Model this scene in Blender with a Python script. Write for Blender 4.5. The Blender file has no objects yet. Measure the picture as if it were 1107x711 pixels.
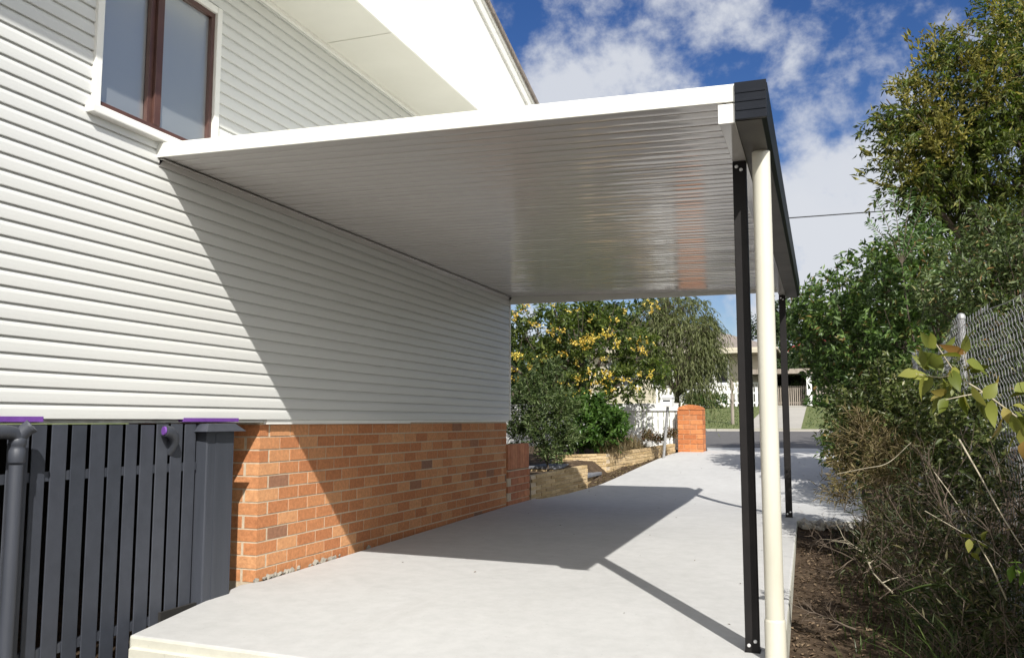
import bpy, math, random
import numpy as np
from mathutils import Vector, Matrix
random.seed(7); RNG = np.random.default_rng(7)
scene = bpy.context.scene
COL = scene.collection
rad = math.radians
# ------------------------------------------------------------------ camera model (photo pixels -> places)
EYE = 0.975; FPX = 950.0; CX, CY = 553.5, 355.5
TH, PS = rad(5.98), rad(19.35)
FW = Vector((-math.sin(PS)*math.cos(TH), math.cos(PS)*math.cos(TH), math.sin(TH)))
RT = Vector((math.cos(PS), math.sin(PS), 0)); UP = RT.cross(FW)
def ray(px, py): return FW + RT*((px-CX)/FPX) - UP*((py-CY)/FPX)
def at(px, py, y):                       # the point seen at a pixel, y metres down the drive
    d = ray(px, py); t = y/d.y
    return Vector((d.x*t, y, EYE+d.z*t))
# ------------------------------------------------------------------ helpers
def tag(o, label=None, cat=None, group=None, kind=None):
    if label: o['label'] = label
    if cat: o['category'] = cat
    if group: o['group'] = group
    if kind: o['kind'] = kind
    return o
def empty(name, loc, label, cat, group=None):
    o = bpy.data.objects.new(name, None); o.empty_display_size = .1
    o.location = loc; COL.objects.link(o)
    return tag(o, label, cat, group)
class MB:
    def __init__(s): s.v = []; s.f = []
    def add(s, vs, fs):
        b = len(s.v); s.v += [tuple(v) for v in vs]; s.f += [tuple(i+b for i in f) for f in fs]; return s
    def box(s, a, b, M=None):
        x0, y0, z0 = a; x1, y1, z1 = b
        vs = [(x0,y0,z0),(x1,y0,z0),(x1,y1,z0),(x0,y1,z0),(x0,y0,z1),(x1,y0,z1),(x1,y1,z1),(x0,y1,z1)]
        if M is not None: vs = [M @ Vector(v) for v in vs]
        return s.add(vs, [(0,3,2,1),(4,5,6,7),(0,1,5,4),(1,2,6,5),(2,3,7,6),(3,0,4,7)])
    def tube(s, pts, r, n=8, caps=True):
        pts = [Vector(p) for p in pts]; k = len(pts)
        rs = r if isinstance(r, (list, tuple)) else [r]*k
        ref = None; vs = []
        for i, p in enumerate(pts):
            t = (pts[min(i+1, k-1)]-pts[max(i-1, 0)])
            t = t.normalized() if t.length > 1e-9 else Vector((0,0,1))
            if ref is None:
                ref = Vector((0,0,1)) if abs(t.z) < .9 else Vector((1,0,0))
            u = (ref - t*ref.dot(t)); u = u.normalized() if u.length > 1e-6 else t.orthogonal().normalized()
            ref = u; w = t.cross(u)
            for j in range(n):
                a = 2*math.pi*j/n
                vs.append(p + (u*math.cos(a)+w*math.sin(a))*rs[i])
        fs = []
        for i in range(k-1):
            for j in range(n):
                a = i*n+j; b = i*n+(j+1) % n
                fs.append((a, b, b+n, a+n))
        if caps: fs.append(tuple(range(n-1, -1, -1))); fs.append(tuple(range((k-1)*n, k*n)))
        return s.add(vs, fs)
    def lathe(s, base, prof, n=20, axis=Vector((0,0,1))):
        base = Vector(base); axis = axis.normalized(); u = axis.orthogonal().normalized(); w = axis.cross(u)
        vs = []
        for (h, r) in prof:
            for j in range(n):
                a = 2*math.pi*j/n
                vs.append(base+axis*h+(u*math.cos(a)+w*math.sin(a))*r)
        fs = []
        for i in range(len(prof)-1):
            for j in range(n):
                a = i*n+j; b = i*n+(j+1) % n
                fs.append((a, b, b+n, a+n))
        fs.append(tuple(range(n-1, -1, -1))); fs.append(tuple(range((len(prof)-1)*n, len(prof)*n)))
        return s.add(vs, fs)
    def extrude_y(s, prof, y0, y1, close=True):       # prof: (x,z) closed outline
        n = len(prof)
        vs = [(x, y0, z) for x, z in prof]+[(x, y1, z) for x, z in prof]
        fs = [(i, (i+1) % n, (i+1) % n+n, i+n) for i in range(n if close else n-1)]
        if close: fs += [tuple(range(n-1, -1, -1)), tuple(range(n, 2*n))]
        return s.add(vs, fs)
    def build(s, name, mat, parent=None, smooth=False, bevel=0):
        me = bpy.data.meshes.new(name); me.from_pydata(s.v, [], s.f); me.validate(); me.update()
        o = bpy.data.objects.new(name, me); COL.objects.link(o)
        me.materials.append(mat)
        if parent is not None:
            o.parent = parent
            o.matrix_parent_inverse = Matrix.Translation(-Vector(parent.location))
        import bmesh
        bm = bmesh.new(); bm.from_mesh(me); bmesh.ops.recalc_face_normals(bm, faces=bm.faces[:]); bm.to_mesh(me); bm.free()
        if smooth:
            me.polygons.foreach_set('use_smooth', [True]*len(me.polygons))
            try: me.set_sharp_from_angle(angle=rad(40))
            except Exception: pass
        if bevel:
            m = o.modifiers.new('bevel', 'BEVEL'); m.width = bevel; m.segments = 2; m.limit_method = 'ANGLE'; m.angle_limit = rad(40)
        return o
def np_mesh(name, verts, faces, mat, parent=None):    # faces: (N,k) array
    me = bpy.data.meshes.new(name); k = faces.shape[1]
    me.vertices.add(len(verts)); me.vertices.foreach_set('co', verts.astype(np.float32).ravel())
    me.loops.add(faces.size); me.loops.foreach_set('vertex_index', faces.astype(np.int32).ravel())
    me.polygons.add(len(faces)); me.polygons.foreach_set('loop_start', np.arange(0, faces.size, k, dtype=np.int32))
    me.polygons.foreach_set('loop_total', np.full(len(faces), k, dtype=np.int32))
    me.update(calc_edges=True); me.validate()
    me.materials.append(mat)
    o = bpy.data.objects.new(name, me); COL.objects.link(o)
    if parent is not None:
        o.parent = parent; o.matrix_parent_inverse = Matrix.Translation(-Vector(parent.location))
    return o
# ------------------------------------------------------------------ materials
def new_mat(name):
    m = bpy.data.materials.new(name); m.use_nodes = True
    nt = m.node_tree; nt.nodes.clear()
    out = nt.nodes.new('ShaderNodeOutputMaterial'); p = nt.nodes.new('ShaderNodeBsdfPrincipled')
    nt.links.new(p.outputs[0], out.inputs[0])
    return m, nt, p, out
def ramp(nt, fac, stops, interp='LINEAR'):
    r = nt.nodes.new('ShaderNodeValToRGB'); r.color_ramp.interpolation = interp
    el = r.color_ramp.elements
    while len(el) > 1: el.remove(el[-1])
    el[0].position = stops[0][0]; el[0].color = (*stops[0][1], 1)
    for ps, c in stops[1:]:
        e = el.new(ps); e.color = (*c, 1)
    nt.links.new(fac, r.inputs[0]); return r.outputs[0]
def noise(nt, scale, detail=5, rough=.55, stretch=None, w=0.0, dist=0.0):
    tc = nt.nodes.new('ShaderNodeTexCoord'); mp = nt.nodes.new('ShaderNodeMapping')
    mp.inputs['Location'].default_value = (w, w*1.7, w*.3)
    if stretch: mp.inputs['Scale'].default_value = stretch
    n = nt.nodes.new('ShaderNodeTexNoise'); n.inputs['Scale'].default_value = scale
    n.inputs['Detail'].default_value = detail; n.inputs['Roughness'].default_value = rough; n.inputs['Distortion'].default_value = dist
    nt.links.new(tc.outputs['Object'], mp.inputs[0]); nt.links.new(mp.outputs[0], n.inputs['Vector'])
    return n.outputs['Fac']
def mixc(nt, fac, a, b, mode='MIX'):
    m = nt.nodes.new('ShaderNodeMix'); m.data_type = 'RGBA'; m.blend_type = mode
    for sock, val in ((m.inputs[0], fac), (m.inputs[6], a), (m.inputs[7], b)):
        if hasattr(val, 'is_linked') or hasattr(val, 'links'): nt.links.new(val, sock)
        elif isinstance(val, (int, float)): sock.default_value = val
        else: sock.default_value = (*val, 1)
    return m.outputs[2]
def bump(nt, p, h, strength=.3, dist=.01):
    b = nt.nodes.new('ShaderNodeBump'); b.inputs['Strength'].default_value = strength; b.inputs['Distance'].default_value = dist
    nt.links.new(h, b.inputs['Height']); nt.links.new(b.outputs[0], p.inputs['Normal']); return b
def surf(name, stops, scale=3, rough=.7, bscale=None, bstr=.2, bdist=.005, stretch=None, spec=.5, metal=0, detail=5):
    m, nt, p, out = new_mat(name)
    nt.links.new(ramp(nt, noise(nt, scale, detail, .6, stretch), stops), p.inputs['Base Color'])
    p.inputs['Roughness'].default_value = rough; p.inputs['Metallic'].default_value = metal
    p.inputs['Specular IOR Level'].default_value = spec
    if bscale: bump(nt, p, noise(nt, bscale, 6, .6, stretch, 3.1), bstr, bdist)
    return m
def island(name, stops, rough=.8, nscale=25, namt=.35, bscale=60, bstr=.4, bdist=.004):
    """every separate piece (brick, plank, block) of a mesh gets its own tone"""
    m, nt, p, out = new_mat(name)
    g = nt.nodes.new('ShaderNodeNewGeometry')
    c = ramp(nt, g.outputs['Random Per Island'], stops)
    n = noise(nt, nscale, 5, .65)
    c2 = mixc(nt, namt, c, ramp(nt, n, [(.3, (.25,.25,.25)), (.55, (.6,.6,.6)), (.75, (.95,.95,.95))]), 'OVERLAY')
    nt.links.new(c2, p.inputs['Base Color']); p.inputs['Roughness'].default_value = rough
    p.inputs['Specular IOR Level'].default_value = .3
    if bscale: bump(nt, p, noise(nt, bscale, 6, .65, None, 2), bstr, bdist)
    return m
def leafmat(name, stops, trans=.35, rough=.45, tint=(1.0,1.25,.45)):
    m, nt, p, out = new_mat(name)
    g = nt.nodes.new('ShaderNodeNewGeometry')
    c = ramp(nt, g.outputs['Random Per Island'], stops)
    n = noise(nt, 1.3, 3, .6)
    c = mixc(nt, .5, c, ramp(nt, n, [(.3, (.3,.3,.3)), (.7, (.75,.75,.75))]), 'OVERLAY')
    nt.links.new(c, p.inputs['Base Color']); p.inputs['Roughness'].default_value = rough
    p.inputs['Specular IOR Level'].default_value = .35
    t = nt.nodes.new('ShaderNodeBsdfTranslucent')
    nt.links.new(mixc(nt, 1.0, c, tint, 'MULTIPLY'), t.inputs['Color'])
    mx = nt.nodes.new('ShaderNodeMixShader'); mx.inputs[0].default_value = trans
    nt.links.new(p.outputs[0], mx.inputs[1]); nt.links.new(t.outputs[0], mx.inputs[2]); nt.links.new(mx.outputs[0], out.inputs[0])
    return m
M = {}
M['clad'] = surf('cladding_paint', [(.3,(.60,.605,.585)),(.7,(.645,.648,.625))], 2.2, .42, 90, .05, .002, (1,.15,1))
M['white'] = surf('white_trim', [(.3,(.76,.755,.71)),(.7,(.82,.81,.77))], 3, .4, 60, .04, .002)
M['gable'] = surf('gable_sheet', [(.3,(.78,.775,.73)),(.7,(.83,.82,.78))], 1.2, .5, 40, .05, .002)
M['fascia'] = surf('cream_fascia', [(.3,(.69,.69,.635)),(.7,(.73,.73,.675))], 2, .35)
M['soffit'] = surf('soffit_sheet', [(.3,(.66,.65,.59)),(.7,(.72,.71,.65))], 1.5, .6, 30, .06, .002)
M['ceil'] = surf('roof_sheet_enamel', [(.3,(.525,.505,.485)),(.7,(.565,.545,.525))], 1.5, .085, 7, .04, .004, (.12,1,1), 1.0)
M['mono'] = surf('dark_enamel', [(.3,(.008,.010,.015)),(.7,(.013,.015,.021))], 6, .42, 30, .05, .002, None, .12)
M['postblk'] = surf('black_powdercoat', [(.3,(.008,.007,.007)),(.7,(.013,.011,.011))], 9, .6, 70, .05, .001, None, .25)
M['gutin'] = surf('gutter_underside', [(.3,(.06,.055,.048)),(.7,(.10,.092,.08))], 5, .6)
M['pipe'] = surf('cream_pvc', [(.25,(.50,.475,.39)),(.55,(.60,.58,.49)),(.8,(.65,.635,.55))], 4, .38, 25, .05, .003, (1,1,.25))
M['bolt'] = surf('zinc_bolt', [(.3,(.65,.65,.65)),(.7,(.8,.8,.8))], 20, .3, metal=.6)
M['char'] = surf('charcoal_paint', [(.25,(0.03538,0.04026,0.05124)),(.55,(0.04636,0.05124,0.06466)),(.8,(0.061,0.06588,0.0793))], 3, .5, 50, .22, .004, (4,4,.35))
M['charisl'] = island('charcoal_palings', [(0,(0.03538,0.04026,0.05124)),(.5,(0.04514,0.05002,0.06344)),(1,(0.05734,0.06222,0.07564))], .5, 9, .2, 45, .2, .003)
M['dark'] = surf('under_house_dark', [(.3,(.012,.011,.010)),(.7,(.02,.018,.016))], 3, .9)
M['purple'] = surf('purple_primer', [(.3,(.13,.045,.26)),(.7,(.19,.07,.35))], 12, .5)
M['brown'] = surf('bronze_frame', [(.3,(.065,.030,.024)),(.7,(.095,.046,.036))], 6, .35)
M['blind'] = surf('pale_blind', [(.3,(.40,.43,.46)),(.7,(.46,.49,.52))], 1.5, .7)
M['brick'] = island('orange_bricks', [(0,(.24,.13,.085)),(.04,(.30,.145,.08)),(.06,(.40,.16,.068)),(.3,(.43,.175,.074)),(.55,(.47,.205,.088)),(.8,(.56,.285,.135)),(1,(.44,.175,.072))], .85, 38, .4, 70, .5, .004)
M['mortar'] = surf('mortar', [(.3,(.46,.37,.26)),(.7,(.56,.47,.35))], 30, .95, 120, .4, .004)
M['pmort'] = surf('pillar_mortar', [(.3,(.44,.25,.14)),(.7,(.54,.33,.20))], 30, .95)
M['pillar'] = island('pillar_bricks', [(0,(.36,.12,.045)),(.4,(.46,.165,.06)),(.8,(.53,.215,.085)),(1,(.40,.16,.07))], .85, 22, .35, 50, .4, .004)
M['block'] = island('cream_split_blocks', [(0,(.33,.235,.12)),(.4,(.42,.31,.165)),(.8,(.49,.37,.215)),(1,(.37,.27,.15))], .9, 30, .4, 45, .9, .01)
M['plank'] = island('reddish_planks', [(0,(.34,.13,.065)),(.5,(.42,.17,.085)),(1,(.46,.20,.10))], .8, 14, .35)
def concrete(name, base, stain, rough=.8):
    m, nt, p, out = new_mat(name)
    a = ramp(nt, noise(nt, .55, 7, .62), [(.28, tuple(c*.91 for c in base)), (.5, base), (.72, tuple(min(1,c*1.07) for c in base))])
    b = ramp(nt, noise(nt, 9, 6, .7, None, 4), [(.3, (.40,.40,.40)), (.6, (.54,.54,.54)), (.8,(.6,.6,.6))])
    c = mixc(nt, .35, a, b, 'OVERLAY')
    d = mixc(nt, ramp(nt, noise(nt, 2.1, 8, .7, (1,.35,1), 9, .6), [(.56,(0,0,0)),(.72,(.55,.55,.55))]), c, stain)
    sp = ramp(nt, noise(nt, 60, 2, .5, None, 7), [(.70,(0,0,0)),(.76,(.5,.5,.5))])
    d = mixc(nt, sp, d, tuple(c*.55 for c in base))
    nt.links.new(d, p.inputs['Base Color']); p.inputs['Roughness'].default_value = rough; p.inputs['Specular IOR Level'].default_value = .3
    bump(nt, p, noise(nt, 45, 6, .7, None, 2), .25, .004)
    return m
M['conc'] = concrete('fresh_concrete', (.44,.438,.43), (.39,.382,.37))
M['concface'] = concrete('concrete_edge', (.50,.49,.42), (.33,.31,.24))
M['oldconc'] = concrete('old_concrete', (.36,.34,.30), (.26,.24,.2))
def ground_mat():
    m, nt, p, out = new_mat('soil_and_grass')
    n1 = noise(nt, 1.7, 8, .65)
    soil = ramp(nt, noise(nt, 7, 8, .75), [(.3,(.035,.024,.016)),(.5,(.075,.052,.034)),(.68,(.13,.095,.062)),(.8,(.18,.14,.10))])
    grass = ramp(nt, noise(nt, 14, 6, .7, None, 5), [(.3,(.045,.075,.018)),(.55,(.085,.13,.035)),(.75,(.15,.16,.06))])
    g = nt.nodes.new('ShaderNodeTexCoord'); s = nt.nodes.new('ShaderNodeSeparateXYZ'); nt.links.new(g.outputs['Object'], s.inputs[0])
    mr = nt.nodes.new('ShaderNodeMapRange'); mr.inputs[1].default_value = 18; mr.inputs[2].default_value = 22
    nt.links.new(s.outputs[1], mr.inputs[0])
    nt.links.new(mixc(nt, mr.outputs[0], soil, grass), p.inputs['Base Color'])
    p.inputs['Roughness'].default_value = .95; p.inputs['Specular IOR Level'].default_value = .15
    bump(nt, p, noise(nt, 22, 8, .75, None, 1), .8, .03)
    return m
M['ground'] = ground_mat()
M['crumb'] = surf('mortar_crumb', [(.3,(.20,.185,.155)),(.7,(.32,.30,.255))], 30, .95)
M['asphalt'] = surf('asphalt', [(.3,(.085,.080,.078)),(.6,(.105,.10,.097)),(.8,(.13,.125,.12))], 6, .9, 80, .5, .006)
M['verge'] = surf('verge_turf', [(.3,(.06,.085,.02)),(.55,(.115,.135,.04)),(.75,(.19,.17,.075))], 5, .95, 30, .8, .03)
M['galv'] = surf('galvanised_wire', [(.3,(.27,.27,.27)),(.7,(.40,.40,.40))], 14, .45, metal=.4)
M['twig'] = surf('dead_twig', [(.3,(.075,.055,.040)),(.7,(.145,.11,.08))], 15, .85)
M['straw'] = surf('straw_stem', [(.3,(.20,.15,.08)),(.7,(.32,.25,.15))], 12, .8)
M['cane'] = surf('pale_cane', [(.3,(.30,.26,.18)),(.7,(.44,.39,.29))], 12, .7)
M['bark'] = surf('bark', [(.3,(.055,.042,.032)),(.7,(.12,.095,.07))], 12, .95, 40, .8, .01, (1,1,.3))
M['wire'] = surf('black_cable', [(.3,(.015,.015,.016)),(.7,(.02,.02,.022))], 5, .6)
M['fencewhite'] = surf('white_pickets', [(.3,(.72,.72,.70)),(.7,(.80,.80,.78))], 5, .5)
M['slate'] = surf('slate_tread', [(.3,(.12,.125,.14)),(.7,(.18,.185,.20))], 9, .8, 40, .3, .004)
M['housew'] = surf('cream_boards', [(.3,(.40,.36,.28)),(.7,(.46,.42,.33))], 2, .6)
M['tiles'] = surf('grey_roof_tiles', [(.3,(.17,.145,.125)),(.7,(.26,.22,.19))], 9, .8, 18, .6, .03)
M['redroof'] = surf('red_roof_iron', [(.3,(.25,.035,.035)),(.7,(.33,.055,.05))], 5, .5)
M['wood'] = surf('weathered_timber', [(.3,(.18,.15,.12)),(.7,(.30,.26,.22))], 8, .8, 30, .3, .004, (1,1,.2))
M['glassdk'] = surf('dark_window', [(.3,(.02,.024,.03)),(.7,(.04,.045,.05))], 1, .08)
L = {}
L['tall'] = leafmat('leaf_tall_tree', [(0,(.048,.068,.016)),(.5,(.082,.108,.024)),(.85,(.125,.145,.032)),(1,(.19,.175,.04))], .38, .5)
L['tip'] = leafmat('leaf_yellow_tips', [(0,(.14,.145,.03)),(.5,(.24,.225,.05)),(1,(.34,.29,.08))], .4, .6, (1,1,.6))
L['shrub'] = leafmat('leaf_glossy_shrub', [(0,(0.0455,0.0806,0.0234)),(.5,(0.0858,0.1404,0.039)),(.9,(0.1365,0.2015,0.0585)),(1,(0.234,0.143,0.052))], .3, .36)
L['fresh'] = leafmat('leaf_fresh', [(0,(.07,.12,.02)),(.5,(.12,.19,.035)),(1,(.20,.26,.06))], .45, .4)
L['sage'] = leafmat('leaf_sage', [(0,(.040,.066,.020)),(.5,(.080,.115,.038)),(1,(.15,.185,.075))], .3, .5)
L['bright'] = leafmat('leaf_bright_shrub', [(0,(.028,.062,.012)),(.5,(.055,.11,.022)),(1,(.10,.17,.038))], .35, .33)
L['senna'] = leafmat('leaf_senna', [(0,(0.0345,0.0575,0.0115)),(.5,(0.069,0.0989,0.0207)),(1,(0.138,0.1667,0.0345))], .38, .42)
L['bloom'] = leafmat('yellow_bloom', [(0,(.58,.40,.05)),(.6,(.74,.55,.10)),(1,(.82,.68,.22))], .25, .6, (1,.9,.5))
L['willow'] = leafmat('leaf_weeping', [(0,(0.069,0.08625,0.02875)),(.5,(0.1265,0.1437,0.05175)),(1,(0.2185,0.23,0.1035))], .4, .5)
L['vine'] = leafmat('leaf_vine', [(0,(.11,.14,.025)),(.5,(.20,.22,.045)),(.8,(.30,.28,.07)),(1,(.32,.17,.05))], .4, .45, (1,1,.5))
L['far'] = leafmat('leaf_far', [(0,(.03,.05,.02)),(.5,(.05,.075,.03)),(1,(.085,.11,.05))], .25, .6)
L['straw'] = leafmat('dry_straw', [(0,(.10,.075,.035)),(.5,(.17,.13,.065)),(1,(.26,.21,.11))], .25, .7, (1,1,.8))
L['weed'] = leafmat('weed_blade', [(0,(.03,.05,.012)),(.5,(.055,.085,.022)),(1,(.10,.13,.04))], .3, .4)
L['litter'] = leafmat('leaf_litter', [(0,(.05,.032,.02)),(.5,(.12,.08,.05)),(1,(.22,.16,.10))], .05, .8)
L['frond'] = leafmat('leaf_frond', [(0,(.05,.10,.03)),(.5,(.085,.15,.05)),(1,(.13,.20,.08))], .35, .4)
L['olive'] = leafmat('leaf_olive', [(0,(0.0375,0.0525,0.015)),(.5,(0.0725,0.095,0.0275)),(.85,(0.125,0.1438,0.05)),(1,(0.2125,0.2,0.0875))], .3, .35)
L['olive2'] = leafmat('leaf_dull_olive', [(0,(0.0442,0.065,0.0234)),(.5,(0.0858,0.117,0.0442)),(.9,(0.143,0.1755,0.0715)),(1,(0.26,0.143,0.065))], .3, .4)
L['weedleaf'] = leafmat('leaf_weed_bush', [(0,(.022,.032,.010)),(.5,(.042,.055,.018)),(.8,(.07,.075,.028)),(1,(.12,.095,.045))], .3, .5)
L['drybush'] = leafmat('leaf_dry', [(0,(.10,.085,.03)),(.5,(.18,.145,.06)),(.85,(.27,.21,.10)),(1,(.12,.13,.04))], .3, .6, (1,1,.7))
L['red'] = leafmat('leaf_reddish', [(0,(.06,.05,.02)),(.5,(.10,.085,.03)),(1,(.18,.07,.04))], .3, .5)
# ------------------------------------------------------------------ ground heights
def sm(t): t = min(1, max(0, t)); return t*t*(3-2*t)
def ramp_z(y): return .43*sm((y-10.6)/5.6) + (.03*min(1, max(0, (y-16)/2)))
def slab_z(x, y):
    k = .0124+.0126*min(1, max(0, (x+3.5)/3.15))
    if x > -.3: k = .025
    return (-k*(9.8-y) if y < 9.8 else 0)+ramp_z(y)
def lerp_tab(tab, y):
    if y <= tab[0][0]: return tab[0][1]
    for (a, va), (b, vb) in zip(tab, tab[1:]):
        if y <= b: return va+(vb-va)*(y-a)/(b-a)
    return tab[-1][1]
LEFT = [(3.62,-3.29),(4.85,-3.545),(4.99,-3.488),(10.72,-3.488),(10.75,-3.40),(12.3,-2.98),(14.3,-2.66),(16.05,-2.42),(16.4,-2.0),(18.0,-2.2)]
RIGHT = [(3.62,-.20),(9.40,-.27),(9.44,.40),(11,.42),(16,.45),(18.0,.7)]
def G(x, y):
    """the terrain"""
    b = lerp_tab([(-400,-.55),(2.9,-.50),(4.2,-.42),(7,-.22),(9.3,-.07),(10.6,-.07)], y)
    if y > 10.6: b = ramp_z(y)-.07
    if y > 17.9: b = lerp_tab([(17.9,.39),(18.1,.42),(25,.67),(25.4,.74),(36,1.5),(41,1.66),(60,2.0),(120,4.2),(420,16)], y)
    if x < -3.45 and y < 10.2: b = min(b, -.33 if y > 2.5 else -.5)
    lx = lerp_tab(LEFT, y)
    if 10.75 < y < 17.6 and x < lx-.45:
        b2 = lerp_tab([(10.75,.22),(12.4,.26),(13.6,.40),(15.6,.52),(17.6,.46)], y)
        b = b+(b2-b)*sm((lx-.45-x)/.2)
    if x > .6 and y < 18:
        b += .10*sm((x-.6)/.8)
    b += .025*math.sin(x*5.1+1.3*y)*math.sin(y*4.3-x)*(1 if (y < 17 and x > .2) else .25)
    return b
def grid_terrain():
    xs = sorted(set([round(v, 3) for v in list(np.arange(-9, 6, .2))+list(np.arange(-60, 61, 4.0))+[-400,-250,-150,-100,100,150,250,400]]))
    ys = sorted(set([round(v, 3) for v in list(np.arange(0, 19, .2))+list(np.arange(19, 46, 1.0))+list(np.arange(-40, 0, 5.0))+list(np.arange(46, 130, 8))+[160,200,260,330,420]+[-400,-200,-100]]))
    V = np.array([(x, y, G(x, y)) for y in ys for x in xs]); nx = len(xs)
    F = np.array([(j*nx+i, j*nx+i+1, (j+1)*nx+i+1, (j+1)*nx+i) for j in range(len(ys)-1) for i in range(nx-1)])
    o = np_mesh('ground', V, F, M['ground'])
    o.data.polygons.foreach_set('use_smooth', [True]*len(o.data.polygons))
    tag(o, kind='structure')
grid_terrain()
def strip(name, left, right, ys, zf, mat, thick, nx=14, jag=0):
    top = []; bot = []
    for y in ys:
        l, r = lerp_tab(left, y), lerp_tab(right, y)
        for i in range(nx):
            x = l+(r-l)*i/(nx-1)
            if jag and i in (0, nx-1): x += random.uniform(-jag, jag)
            top.append((x, y, zf(x, y))); bot.append((x, y, zf(x, y)-thick))
    n = len(ys); T = n*nx; V = top+bot; F = []
    for j in range(n-1):
        for i in range(nx-1):
            a = j*nx+i; F.append((a, a+1, a+nx+1, a+nx))
        a = j*nx; F.append((a+T, a, a+nx, a+nx+T)); a = j*nx+nx-1; F.append((a, a+T, a+nx+T, a+nx))
    for i in range(nx-1):
        F.append((i+T, i+1+T, i+1, i)); a = (n-1)*nx+i; F.append((a, a+1, a+1+T, a+T))
    m = MB(); m.add(V, F); return m
ys = sorted(set([3.62,4.85,4.99,9.40,9.44,10.72,10.75,12.3,14.3,16.05,16.4]+[round(v,2) for v in np.arange(3.8,18.01,.3)]))
ys = [y for y in ys if y <= 18.0]
drv = strip('driveway', LEFT, RIGHT, ys, slab_z, M['conc'], .42).build('driveway', M['conc'], bevel=.014)
drv.data.materials.append(M['concface'])
for p in drv.data.polygons:
    if abs(p.normal.z) < .5: p.material_index = 1
tag(drv, kind='structure')
# formwork lip along the front edge of the slab
lip = MB()
for i in range(14):
    x0 = -3.27+i*3.06/14; x1 = x0+3.06/14+.001
    z = slab_z(x0, 3.62); z2 = slab_z(x1, 3.62)
    lip.add([(x0,3.60,z-.060),(x1,3.60,z2-.060),(x1,3.60,z2-.40),(x0,3.60,z-.40),(x0,3.621,z-.052),(x1,3.621,z2-.052),(x1,3.621,z2-.40),(x0,3.621,z-.40)],
            [(0,1,2,3),(4,5,1,0),(7,6,5,4),(0,3,7,4),(1,5,6,2)])
o = lip.build('slab_edge', M['concface']); tag(o, kind='structure')
# broken concrete rubble where the two pours meet beside the far post
rub = MB()
for i in range(46):
    x = random.uniform(-.24,.36); y = random.uniform(9.18,9.40); s = random.uniform(.015,.05)
    R = Matrix.Translation((x,y,-.05+random.uniform(-.02,.025))) @ Matrix.Rotation(random.uniform(0,3),4,Vector((random.random(),random.random(),random.random()+.01)))
    rub.box((-s,-s*.8,-s*.5),(s,s*.8,s*.5), R)
o = rub.build('concrete_rubble', M['oldconc'], bevel=.006); tag(o, 'crumbled pale concrete edge in the soil beside the far black post', 'rubble', kind='stuff')
# pour edge of the wide part of the drive
# street, verge, far driveway, kerbs
def ribbon(name, xr, yr, zf, mat, dz, thick=.1, n=40):
    xs = np.linspace(xr[0], xr[1], n); yy = np.linspace(yr[0], yr[1], 8)
    V = [(x,y,zf(x,y)+dz) for y in yy for x in xs]; F = [(j*n+i,j*n+i+1,(j+1)*n+i+1,(j+1)*n+i) for j in range(7) for i in range(n-1)]
    b = len(V); V += [(x,y,zf(x,y)+dz-thick) for y in (yy[0],yy[-1]) for x in xs]
    F += [(b+i,b+i+1,i+1,i) for i in range(n-1)]+[(7*n+i,7*n+i+1,b+n+i+1,b+n+i) for i in range(n-1)]
    m = MB(); m.add(V, F); o = m.build(name, mat); tag(o, kind='structure'); return o
Gs = lambda x, y: lerp_tab([(17.9,.42),(18.1,.43),(25,.67),(25.4,.74),(36,1.5),(41,1.66)], y)
ribbon('road', (-40,40), (18.0,25.0), Gs, M['asphalt'], .03)
ribbon('kerb', (-40,40), (25.0,25.35), lambda x,y: .70, M['oldconc'], .06)
ribbon('verge', (-40,40), (25.35,40.0), Gs, M['verge'], .035)
ribbon('far_driveway', (-2.05,-.55), (25.36,38.5), lambda x,y: Gs(x,y), M['oldconc'], .048, .06, 6)
ribbon('near_verge', (-40,-2.9), (16.9,17.9), lambda x,y: .47, M['verge'], .03)
# ------------------------------------------------------------------ brickwork
def bricks_run(mb, p0, u, n, length, courses, start_full, bl=.229, bh=.0745, mt=.0115, depth=.10, z0=0, zslope=0, jit=.0015):
    """stretcher bond; u along the run, n outward; brick face on the line p0"""
    p0 = Vector(p0); u = Vector(u).normalized(); n = Vector(n).normalized()
    for c in range(courses):
        full = (c % 2 == 0) == start_full
        s = 0.0 if full else (bl+mt)/2
        if not full: s = .11+mt
        else: s = 0.0
        while s < length-.02:
            e = min(s+bl, length); j = random.uniform(-jit, jit)
            za = z0+c*(bh+mt); vs = []
            for z in (za, za+bh):
                for (a, d) in ((s,0),(e,0),(e,-depth),(s,-depth)):
                    q = p0+u*a+n*(d+j)+Vector((0,0,z+zslope*a)); vs.append(q)
            mb.add(vs, [(0,3,2,1),(4,5,6,7),(0,1,5,4),(1,2,6,5),(2,3,7,6),(3,0,4,7)])
            s = e+mt
# ------------------------------------------------------------------ THE HOUSE
WX = -3.5
house = empty('weatherboard_house', (WX, 6, -.05), 'white weatherboard house on an orange brick base, left of the carport', 'house')
Z_CLAD = .985; BH = .0757; NB = 38; Y0, Y1 = -3.0, 9.85
wy0, wy1, wz0, wz1 = 3.45, 4.345, 2.60, 3.50
cl = MB()
for k in range(NB):
    z = Z_CLAD+k*BH
    prof = [(WX-.001,z),(WX+.0150,z+.001),(WX+.0158,z+.004),(WX+.0156,z+.024),(WX+.0146,z+.046),(WX+.0115,z+.058),(WX+.005,z+.069),(WX+.000,z+BH+.001)]
    spans = [(Y0, Y1)]
    if z+BH > wz0 and z < wz1: spans = [(Y0, wy0-.02), (wy1+.02, Y1)]
    for a, b in spans:
        segs = 1
        cl.extrude_y(prof, a, b, close=False)
wall = cl.build('wall', M['clad'], house)
wl = MB()      # sheathing behind the boards with the window hole
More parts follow.
